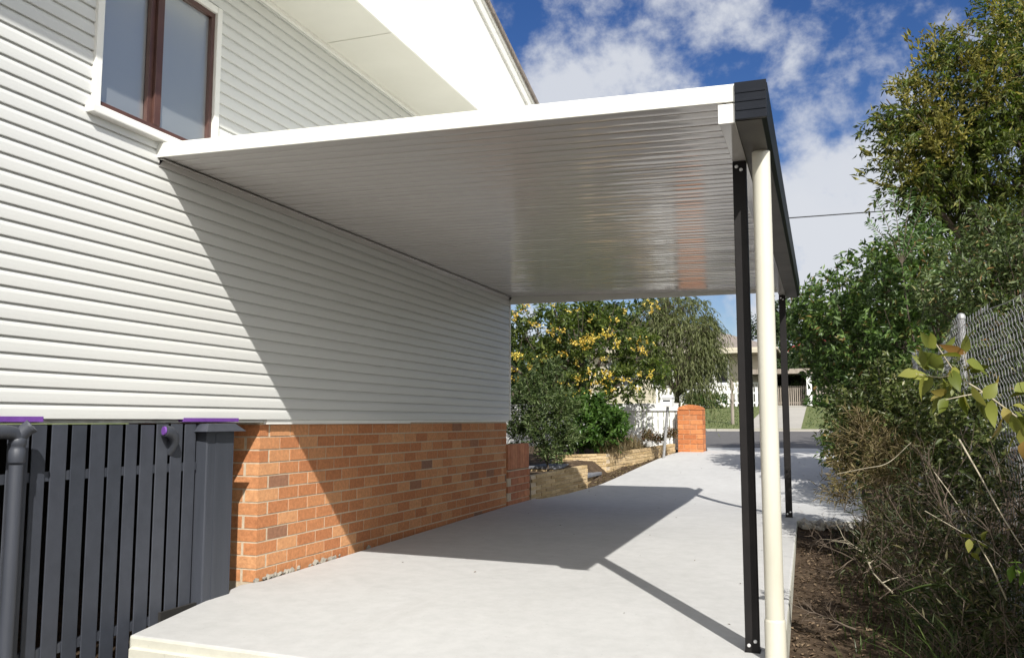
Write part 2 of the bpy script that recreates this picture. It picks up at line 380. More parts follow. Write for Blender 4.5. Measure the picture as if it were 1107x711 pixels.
for a, b, c, d in ((Y0, wy0, Z_CLAD, 3.86), (wy1, Y1, Z_CLAD, 3.86), (wy0, wy1, Z_CLAD, wz0), (wy0, wy1, wz1, 3.86)):
    wl.box((WX-.09, a, c), (WX-.003, b, d))
wl.box((-9.5, Y1-.1, Z_CLAD), (WX-.092, Y1, 3.86)); wl.box((-9.5, Y0, Z_CLAD), (WX-.092, Y0+.1, 3.86)); wl.box((-9.6, Y0, Z_CLAD), (-9.5, Y1, 3.86))
wl.box((-9.5, Y0, Z_CLAD-.02), (WX-.02, Y1, Z_CLAD-.004))
wl.build('wall_core', M['clad'], house)
cs = MB(); cs.box((WX+.001, Y1-.012, Z_CLAD), (WX+.024, Y1+.006, 3.82)); cs.box((WX-.06, Y1+.0065, Z_CLAD), (WX+.022, Y1+.014, 3.82)); cs.build('corner_strip', M['white'], house)
# brick base (front run and return), bricks alternate at the corner
BX, BY = WX-.028, 4.99
bk = MB()
ZB = -.07; NC = 12
bricks_run(bk, (BX, BY, ZB), (0,1,0), (1,0,0), 4.85, NC, True)
rt = MB()
bricks_run(bk, (BX, BY, ZB), (-1,0,0), (0,-1,0), .47, NC, False)
bricks_run(bk, (BX, 9.85, ZB), (-1,0,0), (0,1,0), 5.5, NC, False)
base = bk.build('brick_base', M['brick'], house)
mo = MB(); mo.box((BX-.095, BY+.003, -.4), (BX-.003, 9.843, .975)); mo.box((BX-.47, BY+.003, -.4), (BX-.0955, BY+.09, .975)); mo.box((BX-5.5, 9.75, -.4), (BX-.0955, 9.843, .975))
mo.build('mortar', M['mortar'], house)
ft = MB(); ft.box((WX-.022, 5.02, .955), (WX+.004, 7.2, .9835)); ft.box((WX-.022, 7.201, .966), (WX+.002, 9.84, .9835)); ft.build('skirting_trim', M['white'], house)
# purple primed flashing under the boards
fl = MB(); fl.box((WX-.03, 2.3, .972), (WX+.017, 3.215, .997)); fl.build('flashing_strip', M['purple'], house)
fl = MB(); fl.box((WX-.03, 4.19, .972), (WX+.017, 4.70, .994)); fl.build('flashing_strip', M['purple'], house)
# near-black back wall: the under-house shade is put into its colour
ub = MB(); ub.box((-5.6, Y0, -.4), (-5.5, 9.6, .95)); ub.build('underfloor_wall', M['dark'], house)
db = MB(); rr_ = random.Random(4)
for i in range(34):
    y = 4.95+abs(rr_.gauss(0,.75)); s_ = rr_.uniform(.006,.018)
    R = Matrix.Translation((WX-.012+rr_.uniform(-.012,.016), y, slab_z(-3.45,y)+.003)) @ Matrix.Rotation(rr_.uniform(0,3),4,Vector((rr_.random(),rr_.random(),.3)))
    db.box((-s_,-s_*1.4,-s_*.6),(s_,s_*1.4,s_*.6), R)
tag(db.build('mortar_droppings', M['crumb'], bevel=.003), 'crumbs of grey mortar along the foot of the brick base', 'rubble', None, 'stuff')
# window
win = MB()
t = .045
win.box((WX-.06, wy0-t, wz0-.01), (WX+.032, wy0, wz1+t)); win.box((WX-.06, wy1, wz0-.06), (WX+.032, wy1+t, wz1+t)); win.box((WX-.06, wy0+.0005, wz1), (WX+.030, wy1-.0005, wz1+t-.001))
window = win.build('window', M['white'], house, bevel=.004)
def sub(mb, name, mat, parent, **k):
    o = mb.build(name, mat, None, **k); o.parent = parent; o.matrix_parent_inverse = parent.matrix_parent_inverse.copy()
    o.matrix_parent_inverse = (Matrix.Translation(-Vector(parent.parent.location)) @ Matrix.Identity(4)).inverted() @ Matrix.Identity(4) if False else Matrix.Identity(4)
    return o
def put_sub(o, parent):   # parent sits at matrix_parent_inverse * root: keep world coordinates
    bpy.context.view_layer.update()
    o.parent = parent; o.matrix_parent_inverse = parent.matrix_world.inverted()
    return o
sl = MB(); sl.box((WX-.05, wy0-t-.035, wz0-.060), (WX+.062, wy1+t-.002, wz0-.012)); put_sub(sl.build('sill', M['white'], bevel=.006), window)
fr = MB(); f = .032
fr.box((WX-.05, wy0+.001, wz0-.011), (WX+.012, wy1-.001, wz0+f)); fr.box((WX-.05, wy0+.001, wz1-f), (WX+.012, wy1-.001, wz1-.001))
fr.box((WX-.05, wy0+.001, wz0+f+.001), (WX+.012, wy0+.014, wz1-f-.001)); fr.box((WX-.05, wy1-f, wz0+f+.001), (WX+.012, wy1-.001, wz1-f-.001))
fr.box((WX-.045, 3.852, wz0+f+.001), (WX+.014, 3.904, wz1-f-.001)); fr.box((WX-.03, 3.815, wz0+f+.001), (WX-.004, 3.8515, wz1-f-.001))
put_sub(fr.build('sash', M['brown'], bevel=.003), window)
m, nt, p, out = new_mat('obscure_glass')
nt.links.new(ramp(nt, noise(nt, 2.2, 2, .5), [(.3,(.25,.268,.272)),(.7,(.28,.298,.302))]), p.inputs['Base Color'])
p.inputs['Roughness'].default_value = .5; p.inputs['Specular IOR Level'].default_value = .3
gl = nt.nodes.new('ShaderNodeBsdfGlossy'); gl.inputs['Color'].default_value = (.74,.75,.74,1); gl.inputs['Roughness'].default_value = .32
mx = nt.nodes.new('ShaderNodeMixShader'); mx.inputs[0].default_value = .5; nt.links.new(p.outputs[0], mx.inputs[1]); nt.links.new(gl.outputs[0], mx.inputs[2]); nt.links.new(mx.outputs[0], out.inputs[0])
bump(nt, p, noise(nt, 180, 2, .5), .05, .001)
M['glass'] = m
for a, b, x in ((wy0+.015, 3.814, WX-.03), (3.905, wy1-f-.001, WX-.012)):
    pn = MB(); pn.box((x-.004, a, wz0+f+.002), (x, b, wz1-f-.002)); put_sub(pn.build('pane', M['glass']), window)
bl = MB(); bl.box((WX-.072, wy0+.001, wz0-.01), (WX-.066, wy1-.001, wz1)); put_sub(bl.build('blind', M['blind']), window)
# eave, gable, roof
ZE = 3.83; XG = -2.90
so = MB(); so.box((WX-.02, -3.2, ZE), (XG-.001, 10.42, ZE+.02))
soff = so.build('soffit', M['soffit'], house)
for y in (.8, 3.2, 5.6, 8.0):
    bt = MB(); bt.box((WX+.05, y-.012, ZE-.004), (XG-.004, y+.012, ZE-.0005)); put_sub(bt.build('joint_strip', M['soffit']), soff)
qd = MB(); qd.box((WX+.014, -3.1, ZE-.028), (WX+.040, 9.84, ZE-.001)); qd.build('quad_moulding', M['white'], house)
PT = .303; YL, YR = 10.42, 2.2
ZR = ZE+.10+(YL-YR)*PT
def gz(y): return ZE+.10+(YL-abs(y-YR)-YR)*PT
gb = MB(); yl2 = 2*YR-YL
prof = [(yl2, ZE-.012), (YL, ZE-.012), (YL, gz(YL)), (YR, ZR), (yl2, gz(yl2))]
gb.add([(XG, y, z) for y, z in prof]+[(XG+.012, y, z) for y, z in prof], [(4,3,2,1,0),(5,6,7,8,9)]+[(i,(i+1)%5,(i+1)%5+5,i+5) for i in range(5)])
gb.build('gable', M['gable'], house)
bg = MB()
for (ya, yb) in ((YL, YR), (yl2, YR)):
    za, zb = gz(ya), ZR
    for dx0, dx1, o1, o2 in ((.0125,.034,-.10,.002), (.0125,.050,-.020,.012)):
        vs = [(XG+dx0,ya,za+o1),(XG+dx0,yb,zb+o1),(XG+dx0,yb,zb+o2),(XG+dx0,ya,za+o2),(XG+dx1,ya,za+o1),(XG+dx1,yb,zb+o1),(XG+dx1,yb,zb+o2),(XG+dx1,ya,za+o2)]
        if o1 == -.02: vs = [(x,y,z+.022) for x,y,z in vs]
        bg.add(vs, [(0,1,2,3),(4,7,6,5),(0,4,5,1),(3,2,6,7),(0,3,7,4),(1,5,6,2)])
bg.build('bargeboard', M['white'], house)
rf = MB()
for (ya, yb) in ((YL+.12, YR), (yl2-.12, YR)):
    za = gz(YL)-.12*PT+.036; zb = ZR+.036
    rf.add([(XG+.075,ya,za),(XG+.075,yb,zb),(-10.1,yb,zb),(-10.1,ya,za),(XG+.075,ya,za+.045),(XG+.075,yb,zb+.045),(-10.1,yb,zb+.045),(-10.1,ya,za+.045)],
           [(0,1,2,3),(4,7,6,5),(0,4,5,1),(3,2,6,7),(0,3,7,4),(1,5,6,2)])
rf.build('roof', M['tiles'], house)
# ------------------------------------------------------------------ low red wall at the corner of the house
lw = empty('low_plank_wall', (-3.55, 10.2, -.02), 'short red brown low wall at the far corner of the house', 'wall')
pk = MB(); y = 9.87
while y < 10.66:
    pk.box((-3.60, y, .40), (-3.515+random.uniform(-.002,.002), y+.082, .70)); y += .088
pk.build('capping', M['plank'], lw)
pb = MB(); bricks_run(pb, (-3.512, 9.87, -.04), (0,1,0), (1,0,0), .80, 5, True)
pb.build('brickwork', M['plank'], lw); mm = MB(); mm.box((-3.60, 9.872, -.1), (-3.521, 10.66, .392)); mm.build('mortar', M['mortar'], lw)
# ------------------------------------------------------------------ charcoal paling screen under the house
sc = empty('paling_screen', (WX, 3.6, -.4), 'charcoal painted vertical paling screen closing the space under the house', 'fence')
pal = MB()
edges = [(2.80,2.905),(2.925,2.985),(3.033,3.149),(3.165,3.247),(3.276,3.369),(3.398,3.490),(3.516,3.616),(3.638,3.731),(3.754,3.841),(3.865,3.964),(3.984,4.076),(4.099,4.196),(4.214,4.310)]
for i in range(12): edges.append((2.77-.12*i-.095, 2.77-.12*i))
for a, b in edges:
    pal.box((WX+.003, a+.002, -.45), (WX+.010+random.uniform(-.001,.001), b, .957+random.uniform(-.003,.003)))
pal.build('palings', M['charisl'], sc, bevel=.002)
for z in (.69, -.13):
    rl = MB(); rl.box((WX-.035, 1.2, z), (WX+.002, 4.33, z+.045)); rl.build('rail', M['char'], sc)
st = MB(); st.box((-3.575, 4.345, -.4), (-3.435, 4.60, .93)); stump = st.build('corner_post', M['char'], sc, bevel=.008)
cap = MB()
cz = .935
v = [(-3.60,4.30,cz-.022),(-3.39,4.28,cz-.022),(-3.39,4.66,cz-.022),(-3.60,4.66,cz-.022),(-3.575,4.345,cz+.022),(-3.43,4.345,cz+.026),(-3.43,4.60,cz+.026),(-3.575,4.60,cz+.022)]
cap.add(v, [(0,3,2,1),(4,5,6,7),(0,1,5,4),(1,2,6,5),(2,3,7,6),(3,0,4,7)])
put_sub(cap.build('ant_cap', M['char'], bevel=.004), stump)
tr_ = MB(); tr_.box((-3.4348, 4.42, -.38), (-3.4325, 4.45, .90)); put_sub(tr_.build('cover_strip', M['char']), stump)
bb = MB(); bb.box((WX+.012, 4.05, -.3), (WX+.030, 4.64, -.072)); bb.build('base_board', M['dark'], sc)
wh = MB(); wh.box((WX-.075, 4.315, -.1), (WX-.055, 4.34, .70)); wh.build('gap_light_strip', M['white'], sc)  # added white strip stands for the light showing through the end gap
# waste pipe on the screen
wp = empty('waste_pipe', (-3.42, 3.06, -.45), 'charcoal waste pipe with an elbow running up the left end of the paling screen', 'pipe')
ps_ = MB(); px_, py_ = -3.425, 3.028
ps_.lathe((px_, py_, -.5), [(0,.030),(1.28,.030)], 20); ps_.build('riser', M['char'], wp, smooth=True)
cp = MB(); cp.lathe((px_, py_, .79), [(0,.034),(.004,.036),(.055,.036),(.06,.033),(.075,.033),(.08,.037),(.105,.037),(.11,.033)], 20); cp.build('coupling', M['char'], wp, smooth=True)
el = MB(); el.tube([(px_,py_,.885),(px_,py_-.006,.905),(px_,py_-.03,.922),(px_,py_-.07,.928),(px_,py_-.5,.930)], .032, 16); el.build('elbow', M['char'], wp, smooth=True)
oc = MB(); oc.tube([(px_,py_,.90),(px_+.02,py_+.022,.935),(px_+.038,py_+.034,.952)], [.030,.032,.033], 16, caps=False); oc.tube([(px_+.036,py_+.032,.949),(px_+.041,py_+.037,.955)], [.034,.034], 16, caps=False)
oc.lathe(Vector((px_+.030,py_+.028,.944)), [(0,.027),(.004,.027)], 16, Vector((.6,.5,.6))); oc.build('inspection_opening', M['char'], wp, smooth=True)
vt = empty('vent_elbow', (-3.47, 4.02, .9), 'small charcoal elbow pipe poking out near the top of the palings', 'pipe')
ve = MB(); ve.tube([(-3.51,4.10,.80),(-3.485,4.10,.83),(-3.465,4.095,.865),(-3.455,4.075,.895),(-3.452,4.045,.915),(-3.455,4.005,.922)], [.028,.028,.029,.031,.033,.031], 14); ve.build('bend', M['char'], vt, smooth=True)
vr = MB(); vr.lathe((-3.452, 4.004, .922), [(0,.024),(.010,.024)], 14, Vector((-.45,-1,.05))); vr.build('collar', M['purple'], vt, smooth=True)
# ------------------------------------------------------------------ CARPORT
cpt = empty('carport', (-1.8, 6.8, 0), 'flat white roofed carport on black posts attached to the house', 'carport')
RY0, RY1 = 3.90, 9.83; XA, XB = WX+.016, -.318
def rz(x): return 2.455+(x-WX)*(2.388-2.455)/(XB-WX)
N = 60; per = (RY1-RY0)/N; prof = []
for i in range(N):
    y = RY0+i*per; j = random.uniform(-.0012,.0012); tlt = random.uniform(-.0006,.0006)
    for (q, dz) in ((0,.0),(.12,-.0007),(.30,-.0012+tlt),(.55,-.0012-tlt),(.76,-.0007),(.88,0.0),(.90,.0045),(.985,.0045)):
        prof.append((y+q*per, dz+j))
prof.append((RY1, 0))
xs = np.linspace(XA, XB, 9); V = []; F = []
npf = len(prof)
for x in xs:
    for (y, dz) in prof: V.append((x, y, rz(x)+dz))
for i in range(len(xs)-1):
    for k in range(npf-1):
        F.append((i*npf+k, (i+1)*npf+k, (i+1)*npf+k+1, i*npf+k+1))
b = MB(); b.add(V, F)
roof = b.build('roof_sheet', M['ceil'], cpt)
rtop = MB()
rtop.add([(XA,RY0,rz(XA)+.055),(XB,RY0,rz(XB)+.055),(XB,RY1,rz(XB)+.055),(XA,RY1,rz(XA)+.055),(XA,RY0,rz(XA)+.03),(XB,RY0,rz(XB)+.03),(XB,RY1,rz(XB)+.03),(XA,RY1,rz(XA)+.03)], [(0,1,2,3),(7,6,5,4)])
yy_ = RY0+.2
while yy_ < RY1-.1:
    rtop.add([(XA,yy_-.03,rz(XA)+.056),(XA,yy_+.03,rz(XA)+.056),(XA,yy_+.015,rz(XA)+.088),(XA,yy_-.015,rz(XA)+.088),(XB,yy_-.03,rz(XB)+.056),(XB,yy_+.03,rz(XB)+.056),(XB,yy_+.015,rz(XB)+.088),(XB,yy_-.015,rz(XB)+.088)], [(0,3,2,1),(4,5,6,7),(0,4,7,3),(2,6,5,1),(3,7,6,2)]); yy_ += .245
rtop.build('roof_top', M['fascia'], cpt)
fa = MB()          # white front flashing
def fasc(y0, y1, lo, hi, xa=XA-.010, xb=XB+.003):
    ch = .022
    pts = [(xa, rz(xa)+lo), (xb, rz(xb)+lo), (xb, rz(xb)+hi), (xa+ch, rz(xa)+hi), (xa, rz(xa)+hi-ch*1.4)]
    fa.add([(x, y0, z) for x, z in pts]+[(x, y1, z) for x, z in pts], [(0,1,2,3,4),(9,8,7,6,5)]+[(i,i+5,(i+1)%5+5,(i+1)%5) for i in range(5)])
fasc(3.888, 3.899, -.004, .078)
fa.build('fascia', M['fascia'], cpt, bevel=.003)
fb = MB(); fb.box((XA, RY1+.001, 2.36), (XB, RY1+.012, 2.50)); fb.build('rear_flashing', M['fascia'], cpt)
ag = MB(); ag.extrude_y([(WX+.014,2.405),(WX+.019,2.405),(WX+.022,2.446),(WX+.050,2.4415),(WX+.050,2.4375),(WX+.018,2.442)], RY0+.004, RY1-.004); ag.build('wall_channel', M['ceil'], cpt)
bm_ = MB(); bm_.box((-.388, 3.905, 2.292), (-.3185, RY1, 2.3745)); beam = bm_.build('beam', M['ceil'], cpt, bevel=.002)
be = MB(); be.box((-.392, 3.890, 2.289), (-.3183, 3.9045, 2.3775)); put_sub(be.build('end_plate', M['white'], bevel=.002), beam)
gt = MB()          # quad gutter: closed box outline with rolled lip
go = [(-.3165,2.300),(-.205,2.300),(-.186,2.318),(-.182,2.40),(-.178,2.455),(-.186,2.468),(-.196,2.460),(-.200,2.40),(-.203,2.322),(-.215,2.312),(-.305,2.312),(-.306,2.455),(-.3165,2.455)]
gt.extrude_y(go, 3.895, RY1+.02)
gutter = gt.build('gutter', M['mono'], cpt)
ge = MB()
ge.box((-.3175, 3.874, 2.297), (-.181, 3.8935, 2.466))
for z in (2.335, 2.375, 2.415): ge.box((-.314, 3.871, z), (-.185, 3.8735, z+.012))
put_sub(ge.build('end_cap', M['mono'], bevel=.003), gutter)
gu = MB(); gu.box((-.3165, 3.90, 2.2955), (-.207, RY1+.015, 2.2992)); put_sub(gu.build('soffit_lining', M['gutin']), gutter)
def post(y, zb, nm):
    b = MB(); x0, x1 = -.388, -.322; b.box((x0, y, zb), (x1, y+.066, 2.2915)); p = b.build('post', M['postblk'], cpt, bevel=.003)
    for (dx, z) in ((.018, zb+.035), (.048, zb+.055), (.020, 2.262), (.042, 2.245)):
        k = MB(); k.lathe((x0+dx, y-.001, z), [(0,.009),(.004,.009),(.007,.006)], 10, Vector((0,-1,0))); put_sub(k.build('bolt', M['bolt'], smooth=True), p)
    f = MB(); f.box((x0-.004, y-.004, zb-.002), (x1+.004, y+.070, zb+.004)); put_sub(f.build('foot', M['postblk']), p)
    return p
post(4.50, slab_z(-.35, 4.5), 'a'); post(9.58, slab_z(-.35, 9.58), 'b')
dp = MB(); DX, DY = -.241, 4.40
dp.lathe((DX, DY, -.66), [(0,.0435),(2.955,.0435)], 28); pipe = dp.build('downpipe', M['pipe'], cpt, smooth=True)
dj = MB(); dj.lathe((DX, DY, -.5), [(0,.044),(.002,.0485),(.545,.0485),(.550,.047),(.556,.044)], 28); put_sub(dj.build('socket', M['pipe'], smooth=True), pipe)
# ------------------------------------------------------------------ retaining walls, steps, pillar, fence, mailbox
def retaining(name, pts, zb, zt, label, courses):
    root = empty(name, (pts[0][0], pts[0][1], zb[0]), label, 'retaining wall')
    b = MB(); core = MB(); cap = MB()
    for i in range(len(pts)-1):
        p0, p1 = Vector((*pts[i],0)), Vector((*pts[i+1],0)); u = (p1-p0); Lh = u.length; u.normalize(); n = Vector((u.y,-u.x,0))
        sl = ((zt[i+1])-(zt[i]))/Lh; h = (zt[i]-zb[i])/courses
        bricks_run(b, (p0.x,p0.y,0), u, n, Lh-.005, courses+2, i % 2 == 0, .24, h-.007, .007, .09, zt[i]-h*(courses+2), sl, .008)
        vs = []
        for z0, z1 in ((zb[i]-.3, zb[i+1]-.3), (zt[i]-.012, zt[i+1]-.012)):
            for (q, z, d) in ((p0,z0,-.01),(p1,z1,-.01),(p1,z1,-.085),(p0,z0,-.085)):
                w = q+n*d; vs.append((w.x,w.y,z))
        core.add(vs, [(0,3,2,1),(4,5,6,7),(0,1,5,4),(1,2,6,5),(2,3,7,6),(3,0,4,7)])
    b.build('blocks', M['block'], root, bevel=.004); core.build('mortar', M['mortar'], root)
    return root
retaining('garden_wall', [(-3.52,10.78),(-3.16,12.25)], [.0,.04], [.29,.36], 'low cream block garden wall nearest the house, half in shade', 6)
retaining('garden_wall', [(-3.95,13.10),(-3.21,13.62),(-2.50,15.95)], [.16,.11,.36], [.46,.475,.58], 'low cream block garden wall running from the steps to the brick pillar', 7)
stp = empty('garden_steps', (-3.5, 12.8, .1), 'two grey slate garden steps between the two cream block walls', 'steps')
for i,(x0,x1,z) in enumerate(((-3.62,-3.22,.20),(-4.05,-3.64,.33))):
    b = MB(); b.box((x0, 12.35-.1*i, z-.045), (x1, 13.35-.15*i, z)); b.build('tread', M['slate'], stp, bevel=.008)
    b = MB(); b.box((x0+.03, 12.36-.1*i, -.1), (x1-.04, 13.34-.15*i, z-.046)); b.build('riser', M['block'], stp)
# brick pillar with rounded top
pil = empty('brick_pillar', (-2.24, 16.2, .42), 'orange brick gate pillar with a rounded top beside the drive', 'pillar')
b = MB()
for c in range(9):
    z = .40+c*.086
    if c % 2 == 0: row = [(-2.46,-2.245),(-2.235,-2.02)]
    else: row = [(-2.46,-2.36),(-2.35,-2.13),(-2.12,-2.02)]
    for a, e in row: b.box((a, 16.0+random.uniform(-.002,.002), z), (e, 16.11, z+.076)); b.box((a, 16.33, z), (e, 16.44, z+.076))
    for a, e in (((16.12,16.215),(16.225,16.32)) if c % 2 else ((16.115,16.325),)):
        b.box((-2.46, a, z), (-2.36, e, z+.076)); b.box((-2.12, a, z), (-2.02+random.uniform(-.002,.002), e, z+.076))
b.build('shaft', M['pillar'], pil, bevel=.004)
mt = MB(); mt.box((-2.453, 16.008, .30), (-2.027, 16.432, 1.17)); mt.build('mortar', M['pmort'], pil)
cpb = MB(); R_ = .222
for i in range(9):
    a0 = math.pi*(i+.03)/9; a1 = math.pi*(i+.97)/9; hh = .42
    vs = []
    for yy in (15.995, 16.445):
        for (a, r) in ((a0,R_),(a1,R_),(a1,.02),(a0,.02)):
            vs.append((-2.24-r*math.cos(a), yy, 1.176+r*hh*math.sin(a)))
    cpb.add(vs, [(0,1,2,3),(7,6,5,4),(0,4,5,1),(1,5,6,2),(2,6,7,3),(3,7,4,0)])
cpb.build('arched_cap', M['pillar'], pil, bevel=.004)
mt = MB()
pp = [(-2.24-.205*math.cos(math.pi*i/12), 1.172+.205*.42*math.sin(math.pi*i/12)) for i in range(13)]
mt.extrude_y(pp, 16.01, 16.43); mt.build('cap_mortar', M['pmort'], pil)
# white picket fence
def picket(name, x0, x1, y, z0, z1, label, step=.115, w=.085, cap=True, mat='fencewhite', gap=.0):
    root = empty(name, ((x0+x1)/2, y, z0), label, 'fence')
    b = MB(); x = x0
    while x < x1:
        b.box((x, y, z0+gap), (min(x+w, x1), y+.018, z1-.02)); x += step
    b.build('palings', M[mat], root)
    r = MB(); r.box((x0, y+.019, z0+.18), (x1, y+.06, z0+.24)); r.box((x0, y+.019, z1-.28), (x1, y+.06, z1-.22)); r.build('rails', M[mat], root)
    if cap:
        c = MB(); c.box((x0-.02, y-.03, z1-.115), (x1, y-.001, z1)); c.box((x0-.02, y-.035, z1+.001), (x1, y+.07, z1+.022)); c.build('capping', M[mat], root)
    return root
picket('picket_fence', -6.2, -2.47, 16.2, .50, 1.28, 'white picket fence with a capping rail between garden and street', .105, .090)
# letterbox
lb = empty('letterbox', (-2.53, 14.8, .3), 'small white letterbox on a leaning galvanised post by the picket fence', 'letterbox')
pb_, pt_ = at(716, 498, 14.8), at(722, 440, 14.8)
b = MB(); b.tube([pb_-Vector((0,0,.15)), pt_+Vector((0,0,.01))], .024, 12); b.build('post', M['galv'], lb, smooth=True)
c0 = pt_+Vector((0,0,.02))
b = MB(); b.box((c0.x-.085, 14.68, c0.z), (c0.x+.085, 14.92, c0.z+.13))
b.add([(c0.x-.095,14.66,c0.z+.131),(c0.x+.095,14.66,c0.z+.131),(c0.x+.095,14.94,c0.z+.131),(c0.x-.095,14.94,c0.z+.131),(c0.x-.095,14.80,c0.z+.185),(c0.x+.095,14.80,c0.z+.185)], [(0,1,5,4),(2,3,4,5),(1,2,5),(3,0,4),(3,2,1,0)])
bx = b.build('box', M['fencewhite'], lb, bevel=.004)
b = MB(); b.box((c0.x-.06, 14.674, c0.z+.075), (c0.x+.06, 14.679, c0.z+.10)); put_sub(b.build('slot', M['glassdk']), bx)
# ------------------------------------------------------------------ chain wire fence
cw = empty('chain_wire_fence', (1.0, 7.8, -.1), 'galvanised chain wire fence sagging behind the weeds, right', 'fence')
def topz(y): return 1.70+.07*math.sin(y*1.9+.6)*.6+(-.10*(1-sm((y-4.6)/1.6)))+.03*math.sin(y*5.3)
def fx(y, z): return 1.0+.02*math.sin(y*2.3)+.03*math.sin(z*3+y)*.6
wm = MB()
y = 4.3; k = 0
while y < 11.2:
    zt = topz(y)+random.uniform(-.02,.02); z = -.12; i = 0; pts = []
    while z < zt:
        s = 1 if (i+k) % 2 else -1
        yy = y+s*.0255
        pts.append((fx(yy, z)+.004*s*(1 if k % 2 else -1), yy, z)); z += .0435; i += 1
    wm.tube(pts, .0017, 4, False); y += .05; k += 1
wm.build('wire_mesh', M['galv'], cw)
for y in (4.4, 7.52, 11.2):
    b = MB(); b.lathe((1.04, y, -.3), [(0,.028),(2.06,.028)], 14); q = b.build('post', M['galv'], cw, smooth=True)
    b = MB(); b.lathe((1.04, y, 1.76), [(0,.033),(.02,.033),(.038,.024),(.045,.008)], 14); put_sub(b.build('cap', M['galv'], smooth=True), q)
for zz in (.75, 1.66):
    b = MB(); b.tube([(1.012+.01*math.sin(i), 4.3+i*.69, zz-.03*math.sin(i*1.4)) for i in range(11)], .0028, 5); b.build('strand', M['galv'], cw)
# ------------------------------------------------------------------ FOLIAGE
def unit(v): return v/np.maximum(np.linalg.norm(v, axis=-1, keepdims=True), 1e-9)
def leaf_arrays(P, D, Lh, W, fold=.25, roll=None, upbias=.6):
    n = len(P); up = np.tile(np.array([[0,0,1.]]), (n,1))*upbias+RNG.normal(0, .55, (n,3))
    S = unit(np.cross(D, up)); Nn = unit(np.cross(S, D))
    L_ = Lh[:,None]; W_ = W[:,None]
    mid = P+D*L_*.45
    a = mid+S*W_*.5+Nn*W_*fold; b = mid-S*W_*.5+Nn*W_*fold; tip = P+D*L_-Nn*L_*.10
    V = np.stack([P, a, tip, b], 1).reshape(-1,3)
    base = (np.arange(n)*4)[:,None]
    F = np.concatenate([base+np.array([[0,1,2]]), base+np.array([[0,2,3]])], 1).reshape(-1,3)
    return V, F
def leaf_ovate(P, D, Lh, W, seed=1, curl=.25):
    rng = np.random.default_rng(seed); V = []; F = []
    for p, d, l, w in zip(P, D, Lh, W):
        up = np.array([0,0,1.])*.7+rng.normal(0,.6,3); s = unit(np.cross(d, up)); n = unit(np.cross(s, d)); cu = curl*rng.uniform(.2,1.5); fo = rng.uniform(.08,.35); b = len(V)
        for t, ws in ((0,.03),(.14,.55),(.34,.98),(.58,.86),(.8,.46),(1,.02)):
            c = p+d*l*t-n*l*cu*t*t; e = n*w*.5*ws*fo
            V += [c-s*w*.5*ws+e, c, c+s*w*.5*ws+e]
        for i in range(5):
            q = b+i*3; F += [(q,q+1,q+4,q+3),(q+1,q+2,q+5,q+4)]
    return np.array(V), np.array(F)
def sprays(clumps, twigs, per, tl, ll, lw, spread=.9, droop=0., outward=.7, up=.25, shell=.55, start=.25, seed=1):
    """leaf positions along twigs that leave every clump outward; -> P, D, L, W, twig segments"""
    rng = np.random.default_rng(seed); P = []; D = []; segs = []
    for (c, r, wgt) in clumps:
        c = np.array(c, float); r = np.array(r, float)
        n = max(3, int(twigs*wgt))
        d = unit(rng.normal(0,1,(n,3)))
        rr = shell+(1-shell)*rng.random((n,1))**.7
        q = c+d*r*rr
        gd = unit(d*outward+np.array([0,0,up])+rng.normal(0,.45,(n,3)))
        for i in range(n):
            l = tl*rng.uniform(.6,1.25); m = int(per*rng.uniform(.7,1.2))
            t = np.linspace(start, 1, m)[:,None]+rng.normal(0,.03,(m,1))
            pts = q[i]+gd[i]*l*(t-.5)+np.array([0,0,-1])*droop*l*(t**2)
            tang = unit(gd[i]+np.array([0,0,-2*droop])*t)
            side = unit(np.cross(tang, rng.normal(0,1,(m,3))))
            P.append(pts); D.append(unit(tang*rng.uniform(.3,1.,(m,1))+side*spread+np.array([0,0,-.15-.4*droop])))
            segs.append((q[i]-gd[i]*l*.5, q[i]+gd[i]*l*.5+np.array([0,0,-droop*l])))
    P = np.concatenate(P); D = np.concatenate(D); n = len(P)
    return P, D, ll*rng.uniform(.6,1.25,n), lw*rng.uniform(.7,1.2,n), segs
def foliage(name, mat, parent, clumps, **k):
    P, D, Lh, W, segs = sprays(clumps, **k)
    V, F = leaf_arrays(P, D, Lh, W)
    return np_mesh(name, V, F, mat, parent), segs
def limbs(base, clumps, r0, seed=3, trunk_h=.35, n_extra=3, segs=(), segfrac=.08):
    rng = random.Random(seed); mb = MB(); base = Vector(base)
    cen = sum((Vector(c) for c, r, w in clumps), Vector())/len(clumps)
    fork = base+(cen-base)*trunk_h+Vector((rng.uniform(-.1,.1)*r0*8, 0, 0)); fork.z = base.z+(cen.z-base.z)*trunk_h
    mb.tube([base-Vector((0,0,.2)), base+(fork-base)*.5+Vector((r0*.5,0,0)), fork], [r0*1.25, r0, r0*.85], 10)
    for c, r, w in clumps:
        c = Vector(c); mid = fork.lerp(c, .5)+Vector((rng.uniform(-.15,.15),rng.uniform(-.15,.15),rng.uniform(0,.2)))*(c-fork).length*.5
        mb.tube([fork, mid, c], [r0*.6, r0*.4, r0*.2], 7)
        for i in range(n_extra):
            e = c+Vector((rng.uniform(-1,1)*r[0], rng.uniform(-1,1)*r[1], rng.uniform(-.3,1)*r[2]))*.8
            mb.tube([mid.lerp(c, rng.uniform(.2,.9)), mid.lerp(e,.6), e], [r0*.25, r0*.15, r0*.06], 5)
    for a, b in segs:
        if rng.random() < segfrac: mb.tube([a, b], [r0*.05+.002, .0015], 4, False)
    return mb
